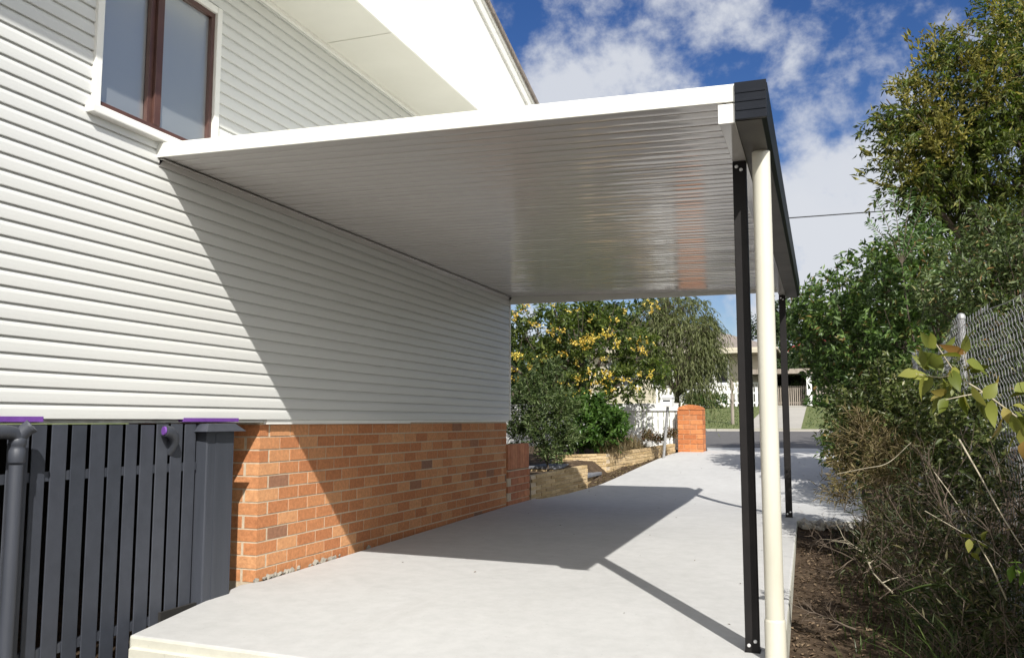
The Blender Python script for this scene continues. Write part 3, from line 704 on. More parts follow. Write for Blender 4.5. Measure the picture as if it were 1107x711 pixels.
def plant(name, label, cat, base, clumps, mat, r0, group=None, trunk='trunk', th=.35, nx=3, segfrac=.12, bark='bark', **k):
    root = empty(name, base, label, cat, group)
    f, segs = foliage('crown' if trunk == 'trunk' else 'foliage', mat, root, clumps, **k)
    limbs(base, clumps, r0, k.get('seed',1), th, nx, segs, segfrac).build(trunk, M[bark], root, smooth=True)
    return root
def cl_px(lst):      # (px, py, y, rx, ry, rz, weight)
    return [(tuple(at(a,b,y)), (rx,ry,rz), w) for a,b,y,rx,ry,rz,w in lst]
# big tree top right
c_tall = cl_px([(1040,110,13.5,.95,1.1,.8,1.1),(1085,70,13.2,.9,1,.8,1),(1010,165,13.2,.75,.9,.65,1),(1065,190,13.6,1.0,1.2,.8,1.2),(1025,215,13.8,.6,.8,.45,.6),(1110,150,13.5,1.0,1.2,1.,1.2),(1000,205,13.0,.4,.5,.3,.45),
               (1150,90,14,1.2,1.3,1.1,1.2),(1150,210,14,1.2,1.3,1.0,1.2),(1100,245,13.8,.9,1,.6,.9),(1200,20,14.5,1.3,1.3,1.2,.9),(1090,25,13.6,.6,.6,.5,.4),(985,125,13.2,.45,.5,.4,.45)])
tt = plant('feathery_tree', 'tall dark feathery tree with yellow tipped sprays, top right', 'tree', (3.1,14.0,.1), c_tall, L['tall'], .13, twigs=98, per=32, tl=.75, ll=.11, lw=.034, spread=.8, droop=.22, outward=.9, up=.15, shell=.3, seed=11, th=.45)
# yellow seed-spray tips
tips = cl_px([(1086,28,13.2,.25,.3,.3,.6),(1105,15,13.4,.25,.3,.3,.6),(1015,55,13.2,.2,.2,.25,.5),(990,85,13.1,.2,.2,.2,.5),(985,108,13.0,.25,.2,.2,.6),(1012,125,12.7,.4,.3,.35,1),(1075,85,12.6,.35,.3,.4,1),(1020,150,12.6,.35,.3,.3,.9),(975,170,12.9,.25,.2,.2,.5),(990,190,12.8,.4,.3,.2,.7),(1045,70,12.9,.3,.3,.3,.7)])
f, s_ = foliage('seed_sprays', L['tip'], tt, tips, twigs=34, per=26, tl=.62, ll=.075, lw=.028, spread=.45, droop=.05, outward=.5, up=.9, shell=.2, seed=5)
# spiky lone shoots sticking out of its left side
shoots = []
for (a,b,c,d) in ((1000,70,980,40),(962,130,945,123),(975,150,955,152),(960,172,935,165),(968,195,928,190),(1082,30,1075,5),(1100,20,1095,0),(1012,60,1005,38)):
    A, B = at(a+18,b+18,13.1), at(c,d,13.0)
    for t in np.linspace(0,1,26):
        shoots.append((np.array(A.lerp(B,t)), unit(np.array(B-A)+RNG.normal(0,.28,3)*(B-A).length)))
P = np.array([s[0] for s in shoots])+RNG.normal(0,.03,(len(shoots),3)); D = np.array([s[1] for s in shoots])
V, F = leaf_arrays(P, D, np.full(len(P),.13), np.full(len(P),.045)); np_mesh('shoot_leaves', V, F, L['tip'], tt)
# main glossy shrub mass over the drive
c_sh = cl_px([(905,330,12.5,.55,.8,.42,1),(960,300,12.2,.6,.8,.40,1),(1010,305,11.8,.6,.9,.42,1),(890,370,12.8,.45,.6,.38,.9),(935,370,12.2,.6,.8,.5,1.2),(990,365,11.8,.6,.8,.5,1.1),
              (915,415,12.6,.4,.6,.4,.8),(960,430,12,.5,.7,.5,1),(930,470,12,.4,.6,.45,.8),(872,352,13.2,.35,.5,.28,.6),(985,270,12,.45,.5,.25,.6),(1000,440,11.8,.5,.6,.5,.7)])
sh = plant('glossy_shrub', 'big glossy green shrub leaning over the far right edge of the drive', 'shrub', (1.35,12.4,0), c_sh, L['shrub'], .06, twigs=100, per=15, tl=.38, ll=.105, lw=.042, spread=.95, droop=.08, outward=.8, up=.35, shell=.45, seed=21, th=.2)
f, s_ = foliage('fresh_tips', L['fresh'], sh, [(c,tuple(v*1.05 for v in r),w) for c,r,w in c_sh[:4]+c_sh[9:11]], twigs=9, per=9, tl=.22, ll=.085, lw=.036, spread=.9, outward=.9, up=.8, shell=.9, seed=8); f['kind'] = 'stuff'
c_s2 = cl_px([(1060,285,9.6,.5,.6,.32,1),(1105,255,9.2,.5,.6,.4,1),(1040,320,9.4,.45,.6,.25,.9),(1095,310,9.0,.5,.6,.35,1),(1150,280,9.0,.6,.6,.5,1),(1085,365,8.8,.45,.5,.35,.8),(1060,400,8.8,.4,.5,.4,.7),(1120,400,8.4,.5,.5,.5,.8),(1090,470,8.2,.5,.5,.5,.7),(1040,470,9.2,.4,.5,.4,.6)])
plant('olive_shrub', 'narrow leaved olive green shrub standing behind the chain wire fence', 'shrub', (2.0,9.2,.1), c_s2, L['olive2'], .05, twigs=115, per=15, tl=.32, ll=.075, lw=.023, spread=.85, droop=.05, outward=.8, up=.45, shell=.45, seed=22, th=.2)
# lone fern-like sapling
sap = empty('feathery_sapling', (1.35,11.6,0), 'pale feathery sapling sticking up in front of the dark tree', 'sapling')
sl_ = MB(); P = []; D = []
b0 = at(975,285,11.2); sl_.tube([(1.35,11.5,0), b0+Vector((.05,.1,-.6)), b0], [.014,.010,.006], 6)
for (c,d) in ((945,212),(938,240),(1002,215),(985,205),(1012,240),(965,205)):
    e = at(c,d,11.1); mid = b0.lerp(e,.55)+Vector((0,0,.06)); sl_.tube([b0,mid,e],[.005,.004,.002],5)
    for t in np.linspace(.12,1,19):
        q = (b0*(1-t)**2+mid*2*t*(1-t)+e*t*t); tg = np.array((e-b0).normalized())
        for s in (-1,1):
            sd = unit(np.cross(tg,np.array([.3,-.9,.3])))*s
            P.append(np.array(q)); D.append(unit(tg*.5+sd+RNG.normal(0,.12,3)))
sl_.build('stem', M['bark'], sap)
P = np.array(P); D = np.array(D); V, F = leaf_arrays(P, D, RNG.uniform(.06,.10,len(P)), np.full(len(P),.024)); np_mesh('fronds', V, F, L['frond'], sap)
# low creeper in front of the fence
c_lo = cl_px([(925,440,8.6,.22,.3,.2,.7),(955,420,8.4,.25,.3,.2,.8),(985,445,8.2,.28,.3,.25,.9),(950,465,8.2,.28,.3,.22,.9),(915,475,8.4,.16,.2,.16,.6),(1000,480,7.6,.28,.3,.25,.8),(1050,470,6.8,.22,.3,.25,.6),(1075,440,6.6,.18,.2,.22,.5),(935,500,8.2,.2,.3,.15,.5),(1040,430,7.2,.22,.2,.25,.6),(1070,500,6.2,.2,.3,.25,.8),(1030,520,7.0,.25,.3,.22,.8),(1000,440,7.9,.2,.2,.2,.6),(1015,465,7.6,.2,.2,.2,.6)])
plant('scrambling_bush', 'low scrambling bush with small pale flecked leaves in front of the wire fence', 'bush', (.72,8.2,-.05), c_lo, L['olive'], .02, trunk='stems', twigs=85, per=14, tl=.26, ll=.055, lw=.026, outward=.8, up=.5, shell=.3, seed=31, th=.1)
c_dr = cl_px([(938,468,8.0,.18,.25,.18,1),(962,486,7.8,.2,.25,.18,1),(922,498,8.1,.14,.2,.14,.8),(950,512,7.6,.2,.25,.14,.9),(985,500,7.4,.2,.25,.16,.7),(912,530,7.9,.12,.2,.12,.6)])
plant('dry_bush', 'tan dry straw like bush spilling from the bed beside the shaded concrete', 'bush', (.66,7.8,-.08), c_dr, L['drybush'], .01, trunk='stems', twigs=62, per=13, tl=.36, ll=.085, lw=.008, spread=.6, droop=.12, outward=.6, up=.7, shell=.15, seed=36, th=.1, nx=6, segfrac=.6, bark='straw')
c_wd = cl_px([(1000,585,5.9,.2,.3,.2,.8),(1050,600,5.6,.22,.3,.25,1),(1095,570,5.3,.2,.3,.3,1),(1040,660,4.9,.22,.25,.2,.8),(1090,665,4.7,.2,.25,.25,.9),(960,560,6.6,.2,.3,.2,.7),(1000,530,6.6,.2,.3,.22,.8),(940,600,5.9,.14,.2,.12,.4)])
plant('weedy_bush', 'dark twiggy weed bush filling the bottom right corner of the bed', 'bush', (.95,5.4,-.3), c_wd, L['weedleaf'], .012, trunk='stems', twigs=60, per=14, tl=.34, ll=.06, lw=.012, spread=.7, outward=.5, up=.8, shell=.15, seed=33, th=.1, nx=7, segfrac=.5, bark='twig')
# hedge just beyond the right edge of the view (it shades the bed)
c_h = []
for i in range(9):
    y = -1.8+i*.95
    c_h.append(((1.75 if y < 4 else 1.95, y, .75), (.5,.75,.95), 1)); c_h.append(((2.2, y+.4, 1.75), (.55,.75,.75), 1))
plant('boundary_hedge', 'dense boundary hedge along the wire fence beside the camera', 'hedge', (2.2,2.4,-.4), c_h, L['shrub'], .05, twigs=95, per=13, tl=.5, ll=.13, lw=.075, outward=.7, up=.3, shell=.15, seed=41, th=.15)
# yellow flowering tree
c_y = cl_px([(575,370,15.2,.55,.6,.5,1),(620,355,15.0,.6,.6,.5,1.1),(665,350,15.4,.6,.6,.45,1),(600,395,14.8,.55,.5,.4,1),(650,390,15,.55,.6,.4,1),(690,385,15.4,.45,.5,.4,.8),(555,345,15.3,.4,.5,.35,.6),(600,335,15.5,.3,.4,.22,.4),(640,335,15.5,.5,.5,.3,.7),(705,400,15.2,.3,.4,.28,.5),(670,415,14.8,.45,.4,.25,.6),(520,370,15.5,.5,.6,.7,.8)])
yt = plant('flowering_tree', 'small tree covered with clusters of yellow flowers beyond the house corner', 'tree', (-4.1,15.1,.5), c_y, L['senna'], .055, twigs=70, per=14, tl=.4, ll=.115, lw=.042, spread=.9, droop=.18, outward=.8, up=.2, shell=.4, seed=51, th=.3)
fl_c = []
for (a,b,w) in ((628,372,1.2),(640,366,1),(655,362,1.),(580,352,.8),(596,358,.8),(590,388,1),(612,384,.7),(622,392,.6),(665,374,.8),(690,378,.7),(645,412,.7),(625,410,.9),(575,398,.7),(556,385,.8),(618,335,.6),(568,330,.7),(597,328,.7),(655,405,.6),(675,410,.7),(700,405,.7),(555,402,.6),(620,425,.5),(700,338,.5),(636,345,.5),(690,420,.5),(560,340,.6)):
    fl_c.append((tuple(at(a,b,14.35+random.uniform(0,.3))), (.17*w,.15*w,.09*w), w*w))
for e_ in range(26):
    fl_c.append((tuple(at(random.uniform(556,715),random.uniform(325,428),14.3+random.uniform(0,.5))), (.10,.1,.05), random.uniform(.2,.45)))
foliage('blossom', L['bloom'], yt, fl_c, twigs=13, per=8, tl=.13, ll=.032, lw=.030, spread=1, outward=.6, up=.6, shell=.1, seed=52)
# weeping tree by the street
c_w = cl_px([(725,350,17.3,.45,.5,.42,1),(755,355,17.4,.4,.5,.4,1),(705,345,17.3,.4,.4,.35,.8),(740,385,17.2,.5,.5,.4,1),(770,385,17.4,.28,.4,.38,.7),(715,385,17.2,.3,.4,.35,.8),(740,325,17.6,.5,.5,.28,.7),(765,345,17.5,.25,.3,.25,.5),(690,360,17.3,.4,.4,.4,.9),(715,325,17.5,.45,.5,.3,.8),(750,410,17.2,.35,.4,.3,.6),(762,365,17.4,.25,.4,.35,.6)])
plant('weeping_tree', 'wispy weeping tree standing at the street behind the picket fence', 'tree', (-2.75,17.4,.45), c_w, L['willow'], .06, twigs=150, per=17, tl=.65, ll=.10, lw=.016, spread=.35, droop=.75, outward=.5, up=.1, shell=.35, seed=61, th=.45)
# grey-green shrub against the house
c_g = cl_px([(575,430,12.4,.30,.35,.28,1),(605,440,12.3,.28,.3,.25,1),(585,465,12.2,.32,.35,.25,1),(612,470,12.3,.2,.3,.2,.7),(560,460,12.4,.3,.3,.35,.8),(590,405,12.5,.3,.3,.2,.6),(595,490,12.2,.2,.2,.12,.35)])
plant('sage_shrub', 'grey green fine leaved shrub growing behind the nearer block wall', 'shrub', (-3.75,12.25,.25), c_g, L['sage'], .018, twigs=120, per=17, tl=.34, ll=.068, lw=.020, spread=.6, droop=.02, outward=.5, up=.9, shell=.25, seed=71, th=.15, nx=5, trunk='stems')
c_b = cl_px([(640,445,14.2,.3,.35,.2,1),(658,456,14.0,.30,.35,.2,1),(630,470,13.9,.3,.3,.2,.9),(655,475,13.9,.25,.3,.12,.6),(625,440,14.4,.25,.3,.2,.6)])
plant('broadleaf_shrub', 'bright green broadleaf shrub in front of the white picket fence', 'shrub', (-3.4,14.2,.45), c_b, L['bright'], .02, twigs=90, per=13, tl=.28, ll=.10, lw=.05, outward=.8, up=.5, shell=.4, seed=72, th=.15, trunk='stems')
c_r = cl_px([(700,472,14.9,.12,.15,.07,1),(725,470,15.2,.13,.15,.08,1),(712,474,15.0,.1,.1,.06,.8)])
plant('edging_plant', 'small reddish bedding plant by the letterbox post', 'plant', (-2.65,15.0,.46), c_r, L['red'], .006, trunk='stems', twigs=45, per=9, tl=.14, ll=.05, lw=.02, outward=.6, up=.8, shell=.2, seed=73, th=.1)
# ------------------------------------------------------------------ grasses, twigs and canes in the right-hand bed
def blades(name, n, area, hr, wr, mat, lean=.6, seed=1, label=None, zf=G, dens=None):
    rng = np.random.default_rng(seed); V = []; F = []
    while len(F) < n*3:
        x = rng.uniform(area[0],area[1]); y = rng.uniform(area[2],area[3])
        if dens and rng.random() > dens(x,y): continue
        z = zf(x,y)-.01; h = rng.uniform(*hr); w = rng.uniform(*wr); a = rng.uniform(0,6.283); ln = lean*rng.uniform(.2,1.3)
        d = np.array([math.cos(a),math.sin(a),0]); s = np.array([-d[1],d[0],0])*w
        p0 = np.array([x,y,z]); b = len(V)
        for t, ws in ((0,1),(.4,.85),(.75,.55),(1,.06)):
            c = p0+d*h*ln*t*t+np.array([0,0,h*(t-.35*ln*t*t)])
            V += [c-s*ws, c+s*ws]
        F += [(b,b+1,b+3,b+2),(b+2,b+3,b+5,b+4),(b+4,b+5,b+7,b+6)]
    o = np_mesh(name, np.array(V), np.array(F), mat)
    return tag(o, label, 'grass', None, 'stuff')
blades('weed_grass', 2600, (.05,1.1,4.6,9.2), (.05,.22), (.002,.005), L['weed'], 1.0, 3, 'sparse weed grass in the shaded bed beside the slab', dens=lambda x,y: .2+.8*sm((x-.1)/.5))
blades('long_weeds', 420, (.5,1.15,3.9,6.6), (.25,.55), (.004,.010), L['weed'], 1.3, 4, 'long dark grass blades in the bottom right corner')
blades('dry_grass', 1700, (.28,.98,7.0,9.3), (.15,.42), (.0015,.003), L['straw'], .9, 5, 'dry straw coloured grass beneath the scrambling bush')
blades('verge_grass', 9000, (-9,6,25.5,37), (.03,.09), (.008,.016), L['weed'], .8, 6, 'short lawn grass on the verge across the street', zf=lambda x,y: Gs(x,y)+.03, dens=lambda x,y: 0 if -2.2 < x < -.45 else 1)
blades('mound_grass', 900, (-3.35,-2.7,13.6,15.3), (.14,.34), (.003,.006), L['straw'], 1.2, 7, 'tuft of dry clippings heaped behind the block wall', zf=lambda x,y: .46+.12*math.exp(-((x+3.1)**2+(y-14.4)**2*.6)*6), dens=lambda x,y: 1 if x < lerp_tab(LEFT,y)-.25 else 0)
# leaf litter and stones on the soil
n = 5200; X = RNG.uniform(-.22,1.15,n); Y = RNG.uniform(4.0,9.35,n); Z = np.array([G(a,b) for a,b in zip(X,Y)])+.008
ang = RNG.uniform(0,6.28,n); D = np.stack([np.cos(ang),np.sin(ang),RNG.normal(0,.3,n)],1); D = unit(D)
V, F = leaf_arrays(np.stack([X,Y,Z],1), D, RNG.uniform(.015,.06,n), RNG.uniform(.005,.022,n), upbias=2.)
tag(np_mesh('leaf_litter', V, F, L['litter']), 'brown leaf litter over the soil of the bed beside the slab', 'litter', None, 'stuff')
n = 95; X = np.where(RNG.random(n)<.55, RNG.uniform(-.55,.35,n), RNG.uniform(-3.4,.3,n)); Y = RNG.uniform(4.2,15.5,n); keep = np.array([lerp_tab(LEFT,b)+.05 < a < lerp_tab(RIGHT,b)-.03 for a,b in zip(X,Y)]); X, Y = X[keep], Y[keep]; n = len(X)
ang = RNG.uniform(0,6.28,n); D = unit(np.stack([np.cos(ang),np.sin(ang),RNG.normal(0,.12,n)],1))
V, F = leaf_arrays(np.stack([X,Y,np.array([slab_z(a,b) for a,b in zip(X,Y)])+.006],1), D, RNG.uniform(.012,.035,n), RNG.uniform(.005,.013,n), upbias=3.)
tag(np_mesh('fallen_leaves', V, F, L['litter']), 'a few small brown leaves blown across the new concrete slab', 'litter', None, 'stuff')
X = RNG.uniform(-3.45,-2.4,1500); Y = RNG.uniform(12.0,16,1500); keep = np.array([lerp_tab(LEFT,b)-.42 < a < lerp_tab(LEFT,b)-.02 for a,b in zip(X,Y)]); X, Y = X[keep], Y[keep]
Z = np.array([G(a,b) for a,b in zip(X,Y)])+.01; n = len(X); ang = RNG.uniform(0,6.28,n); D = unit(np.stack([np.cos(ang),np.sin(ang),RNG.normal(.2,.3,n)],1))
V, F = leaf_arrays(np.stack([X,Y,Z],1), D, RNG.uniform(.02,.07,n), RNG.uniform(.008,.03,n), upbias=2.)
tag(np_mesh('leaf_litter', V, F, L['straw']), 'dry litter on the soil strip along the block walls', 'litter', None, 'stuff')
def smooth(pts, k=6):
    P = [Vector(p) for p in pts]; P = [P[0]*2-P[1]]+P+[P[-1]*2-P[-2]]; out = []
    for i in range(1, len(P)-2):
        a,b,c,d = P[i-1:i+3]
        for j in range(k):
            t = j/k; out.append(.5*((2*b)+(c-a)*t+(2*a-5*b+4*c-d)*t*t+(3*b-a-3*c+d)*t**3))
    return out+[P[-2]]
def dead_twig(root, tip, n, r, seed, spread=.5, mat='twig', name='dead_branch', label='', cat='branch', group=None):
    rng = random.Random(seed); mb = MB(); root = Vector(root); tip = Vector(tip); L_ = (tip-root).length
    def grow(a, d, l, r, depth):
        p = [a]; dd = d.copy()
        for i in range(4):
            dd = (dd+Vector((rng.gauss(0,.13),rng.gauss(0,.13),rng.gauss(0,.10)))).normalized(); p.append(p[-1]+dd*l/4)
        mb.tube(p, [r,r*.85,r*.7,r*.55,r*.35], 5, False)
        if depth:
            for i in range(n):
                k = rng.randint(1,4); e = (dd+Vector((rng.gauss(0,spread),rng.gauss(0,spread),rng.gauss(0,spread)))).normalized()
                grow(p[k], e, l*rng.uniform(.4,.7), r*.55, depth-1)
    grow(root, (tip-root).normalized(), L_*.75, r, 2)
    o = mb.build(name, M[mat]); return tag(o, label, cat, group)
dead_twig(at(925,610,5.9)+Vector((.1,0,-.06)), at(868,580,5.7), 5, .005, 2, .55, label='bare dead branch lying near the middle of the shaded bed')
dead_twig(at(965,640,5.6), at(905,580,5.9), 5, .006, 3, .5, 'cane', label='pale many forked dead branch pointing up to the far black post')
dead_twig(at(925,680,4.9), at(868,665,4.8), 5, .005, 9, .6, label='bare forked twig low beside the cream downpipe')
dead_twig(at(1040,600,5.6), at(975,545,5.9), 4, .005, 5, .5, label='thin dead twig leaning out of the weeds under the wire fence')
dead_twig(at(1060,640,5.2), at(1010,515,5.8), 4, .006, 6, .4, label='tall dead twig standing among the weeds right of the bed')
dead_twig(at(1100,640,4.9), at(1085,520,5.3), 5, .006, 7, .5, label='tangled dead twig against the wire fence at the right edge')
for k in range(9):
    a = at(random.uniform(930,1100), random.uniform(560,650), 5.7+random.uniform(-.5,1.2)); 
    dead_twig(a, a+Vector((random.uniform(-.3,.3),random.uniform(-.2,.2),random.uniform(.2,.55))), 4, .004, 100+k, .6, label='brown dead twig in the tangled brush below the wire fence', group='brush twigs below the wire fence')
rng_ = random.Random(77); tg = MB()
for k in range(620):
    x = rng_.uniform(.42,1.12); y = rng_.uniform(4.6,8.6); z = G(x,y); a_ = rng_.uniform(0,6.28); l_ = rng_.uniform(.25,.85); ln = rng_.uniform(.2,1.1)
    p = Vector((x,y,z-.02)); d = Vector((math.cos(a_)*ln,math.sin(a_)*ln,1)).normalized(); pts = [p]
    for i in range(5):
        d = (d+Vector((rng_.gauss(0,.22),rng_.gauss(0,.22),rng_.gauss(-.12,.15)))).normalized(); pts.append(pts[-1]+d*l_/5)
    if pts[-1].x < .25 or max(q.z for q in pts) > .75: continue
    r_ = rng_.uniform(.0012,.003); tg.tube(pts, [r_,r_*.9,r_*.8,r_*.7,r_*.5,r_*.3], 4, False)
tag(tg.build('dry_stems', M['twig']), 'tangle of dry brown stems filling the bed in front of the wire fence', 'brush', None, 'stuff')
for k,(pts,r,lab) in enumerate((([(1037,475,5.4),(1060,515,5.2),(1085,560,5.0),(1112,602,4.9)],.005,'long pale cane slanting down to the right edge'),
                    ([(1010,510,5.6),(1035,545,5.4),(1060,590,5.2),(1085,620,5.0)],.003,'thin pale cane slanting beside the longer cane'),
                    ([(905,512,6.6),(935,506,6.5),(960,500,6.5),(985,478,6.6)],.003,'thin green cane arching left over the concrete'),
                    ([(1000,552,5.4),(1040,575,5.2),(1075,595,5.0),(1107,630,4.9)],.003,'thin brown cane lying low in the dark weeds'))):
    q_ = smooth([at(*q) for q in pts]); b = MB(); b.tube(q_, [r*(1-.55*i/len(q_)) for i in range(len(q_))], 6); tag(b.build('cane', M['cane'], smooth=True), lab, 'cane')
for k,(pts,w,lab) in enumerate((([(975,640,4.7),(1005,632,4.7),(1030,636,4.7),(1055,655,4.7)],.016,'broad grass blade arching over the dark weeds'),
                    ([(1010,665,4.5),(1030,690,4.4),(1026,711,4.4),(1015,730,4.4)],.016,'broad grass blade hanging at the bottom edge'))):
    b = MB(); V = []; q_ = smooth([at(*q) for q in pts], 5); nq = len(q_)
    for i, p in enumerate(q_):
        ww = w*math.sin(math.pi*min(1,(i+1.5)/nq)**.8)*.5+.0006; V += [p+Vector((0,-.5*ww,ww*.8)), p-Vector((0,-.5*ww,ww*.8))]
    b.add(V, [(2*i,2*i+1,2*i+3,2*i+2) for i in range(nq-1)]); o = b.build('grass_blade', L['weed'], smooth=True); tag(o, lab, 'grass')
    so_ = o.modifiers.new('thick','SOLIDIFY'); so_.thickness = .0012
# the sunlit sprig of large yellow-green leaves near the fence
vn = empty('vine_sprig', at(1072,432,4.6), 'sunlit sprig of large yellow green leaves reaching in from the right', 'branch')
b = MB(); main = [at(1140,480,4.6), at(1125,470,4.6), at(1085,440,4.55), at(1060,422,4.5), at(1035,405,4.5), at(1012,372,4.5)]
q_ = smooth(main); b.tube(q_, [.006-.0035*i/len(q_) for i in range(len(q_))], 7); b.tube([at(1048,412,4.5), at(1045,395,4.48), at(1042,380,4.45)], [.004,.003,.002], 6); b.tube([at(1062,424,4.5), at(1040,428,4.45), at(1022,432,4.4)], [.003,.0025,.002], 6); b.tube([at(1035,405,4.5), at(1015,408,4.5), at(990,404,4.45)], [.003,.0025,.002], 6)
b.build('stem', M['cane'], vn, smooth=True)
P = []; D = []
for (a,c,dx,dy) in ((995,402,-1,.1),(1005,400,-.5,-.6),(1020,398,-.5,-.5),(1012,376,-.6,-.8),(1015,380,.5,-.3),(1030,395,.2,1),(1042,382,.3,-1),(1040,386,-.8,-.2),(1050,395,1,.4),(1025,430,-.6,.8),(1022,426,-1,.1),(1040,424,.1,1),(1055,425,.3,1),(1058,430,.5,1),(1072,432,.1,1),(1085,440,.2,1),(1090,430,1,-.4),(1095,438,1,.2),(1100,450,.8,.8),(1080,455,-.2,1),(1008,405,-.4,.9),(998,398,-.2,-1),(1070,425,.6,-.8),(1048,402,.9,-.4),(1105,462,.4,1),(1098,470,-.3,1),(1018,408,.2,1),(1032,412,-.5,.9)):
    for e_ in range(2):
        p = at(a+e_*random.uniform(-9,9),c+e_*random.uniform(-8,8),4.5+random.uniform(-.1,.06)); d = RT*dx-UP*dy+FW*random.uniform(-.5,.3); P.append(p); D.append(d.normalized())
P = np.array([tuple(p) for p in P]); D = np.array([tuple(d) for d in D]); V, F = leaf_ovate(P, D, RNG.uniform(.075,.125,len(P)), RNG.uniform(.042,.068,len(P)), 5); np_mesh('leaves', V, F, L['vine'], vn)
for (a,c,y,lab,mat) in ((1058,588,4.5,'small sunlit yellow leaf cluster in the dark weeds','vine'),(1098,615,4.1,'bright green leaf cluster at the lower right edge','fresh')):
    root = empty('leafy_shoot', at(a+12,c+30,y), lab, 'shoot')
    b = MB(); b.tube([at(a+30,c+60,y+.1), at(a+14,c+24,y), at(a,c,y)], [.004,.003,.002], 6); b.build('stem', M['cane'], root)
    n = 9; P = np.array([tuple(at(a+random.uniform(-12,14),c+random.uniform(-8,14),y)) for i in range(n)]); D = unit(RNG.normal(0,.6,(n,3))+np.array([-.3,-.4,-.2]))
    V, F = leaf_ovate(P, D, RNG.uniform(.05,.085,n), RNG.uniform(.028,.045,n), 9); np_mesh('leaves', V, F, L[mat], root)
# ------------------------------------------------------------------ ACROSS THE STREET
def far_house(name, label, x0, x1, y0, y1, z0, ze, zr, wall, roofm, ov=.5):
    root = empty(name, ((x0+x1)/2,(y0+y1)/2,z0), label, 'house')
    b = MB(); b.box((x0,y0,z0-.5),(x1,y1,ze))
    k = z0
    while k < ze-.15: b.box((x0-.012,y0-.012,k),(x1+.012,y0-.0005,k+.13)); k += .15
    b.build('wall', M[wall], root)
    r = MB(); X0,X1,Y0_,Y1_ = x0-ov,x1+ov,y0-ov,y1+ov; ym = (y0+y1)/2; hx = (Y1_-Y0_)/2*.9
    v = [(X0,Y0_,ze),(X1,Y0_,ze),(X1,Y1_,ze),(X0,Y1_,ze),(X0+hx,ym,zr),(X1-hx,ym,zr)]
    v2 = [(x,y,z+.12) for x,y,z in v]
    r.add(v2, [(0,1,5,4),(1,2,5),(2,3,4,5),(3,0,4)]); r.add(v[:4], [(0,3,2,1)])
    r.build('roof', M[roofm], root)
    g = MB(); g.box((X0-.06,Y0_-.09,ze+.02),(X1+.06,Y0_-.001,ze+.125)); g.box((X1+.001,Y0_,ze+.02),(X1+.09,Y1_,ze+.125)); g.build('gutter', M['housew'], root)
    return root
def far_window(root, x0, x1, y, z0, z1):
    b = MB(); t = .08
    b.box((x0-t,y-.05,z0-t),(x0,y-.013,z1+t)); b.box((x1,y-.05,z0-t),(x1+t,y-.013,z1+t)); b.box((x0,y-.05,z1),(x1,y-.013,z1+t)); b.box((x0,y-.06,z0-t),(x1,y-.013,z0)); b.box(((x0+x1)/2-.03,y-.045,z0),((x0+x1)/2+.03,y-.014,z1))
    w = b.build('window', M['white'], root); g = MB(); g.box((x0,y-.028,z0),(x1,y-.0135,z1)); put_sub(g.build('pane', M['glassdk']), w)
h1 = far_house('cream_house', 'cream house with a grey tiled roof across the street', -10.2, -2.3, 40, 48, 1.62, 4.05, 5.6, 'housew', 'tiles')
for (a,b_) in ((-9.3,-8.0),(-7.2,-5.9),(-4.9,-3.9)): far_window(h1, a, b_, 40, 2.6, 3.7)
b = MB(); b.box((-5.7,39.95,1.7),(-5.0,39.985,3.7)); d = b.build('door', M['glassdk'], h1); 
for x in (-2.25,-6.1,-4.4): 
    b = MB(); b.box((x-.06,38.9,1.6),(x+.06,39.02,4.0)); b.build('verandah_post', M['white'], h1)
b = MB(); b.box((-6.3,38.85,3.9),(-2.15,39.9,4.02)); b.build('verandah_roof', M['housew'], h1)
b = MB(); 
for i in range(36): b.box((-6.05+i*.105,38.93,1.7),(-6.05+i*.105+.05,38.97,2.55))
b.box((-6.1,38.9,2.56),(-2.3,39.0,2.63)); b.build('balustrade', M['fencewhite'], h1)
h2 = far_house('red_roofed_house', 'small cream house with a dark red roof farther back across the street', -1.9, 3.5, 60, 67, 2.1, 5.3, 7.2, 'housew', 'redroof', .6)
far_window(h2, -1.2, 0.2, 60, 3.2, 4.6)
cb = empty('flat_roofed_shelter', (-1.4,38.5,1.6), 'flat roofed timber car shelter across the street', 'shelter')
b = MB(); b.box((-3.0,37.6,2.95),(-.25,42,3.06)); b.box((-3.05,37.55,2.90),(-.2,37.6,3.10)); b.build('roof', M['wood'], cb)
for x in (-.45,-2.3):
    b = MB(); b.box((x-.10,37.7,1.5),(x+.10,37.9,2.945)); b.build('post', M['fencewhite'], cb)
b = MB(); b.box((-2.9,41.6,1.5),(-.3,41.8,2.94)); b.build('back_wall', M['wood'], cb)
b = MB()
for i in range(20): b.box((-2.1+i*.082,38.1,1.62),(-2.1+i*.082+.045,38.13,2.42))
b.box((-2.12,38.132,2.3),(-.5,38.16,2.36)); b.box((-2.12,38.132,1.7),(-.5,38.16,1.76)); b.build('gate', M['wood'], cb)
picket('picket_fence', -6.5, -2.4, 36.6, 1.5, 2.35, 'white picket fence in front of the cream house across the street', .16, .09, False)
picket('picket_fence', -.2, 6.0, 38.0, 1.6, 2.45, 'grey picket fence across the street beside the car shelter', .12, .07, False, 'wood')
sg = empty('street_post', (-2.7,27.2,.8), 'thin grey street post with a short crossarm on the far verge', 'post')
q0 = at(792,452,27); q1 = at(791,405,27)
b = MB(); b.tube([(q0.x,27,.7),(q0.x,27,q1.z)], .05, 8); b.build('pole', M['wood'], sg, smooth=True)
b = MB(); b.box((q0.x-.42,26.96,q1.z-.55),(q0.x+.06,27.04,q1.z-.47)); b.build('crossarm', M['fencewhite'], sg)
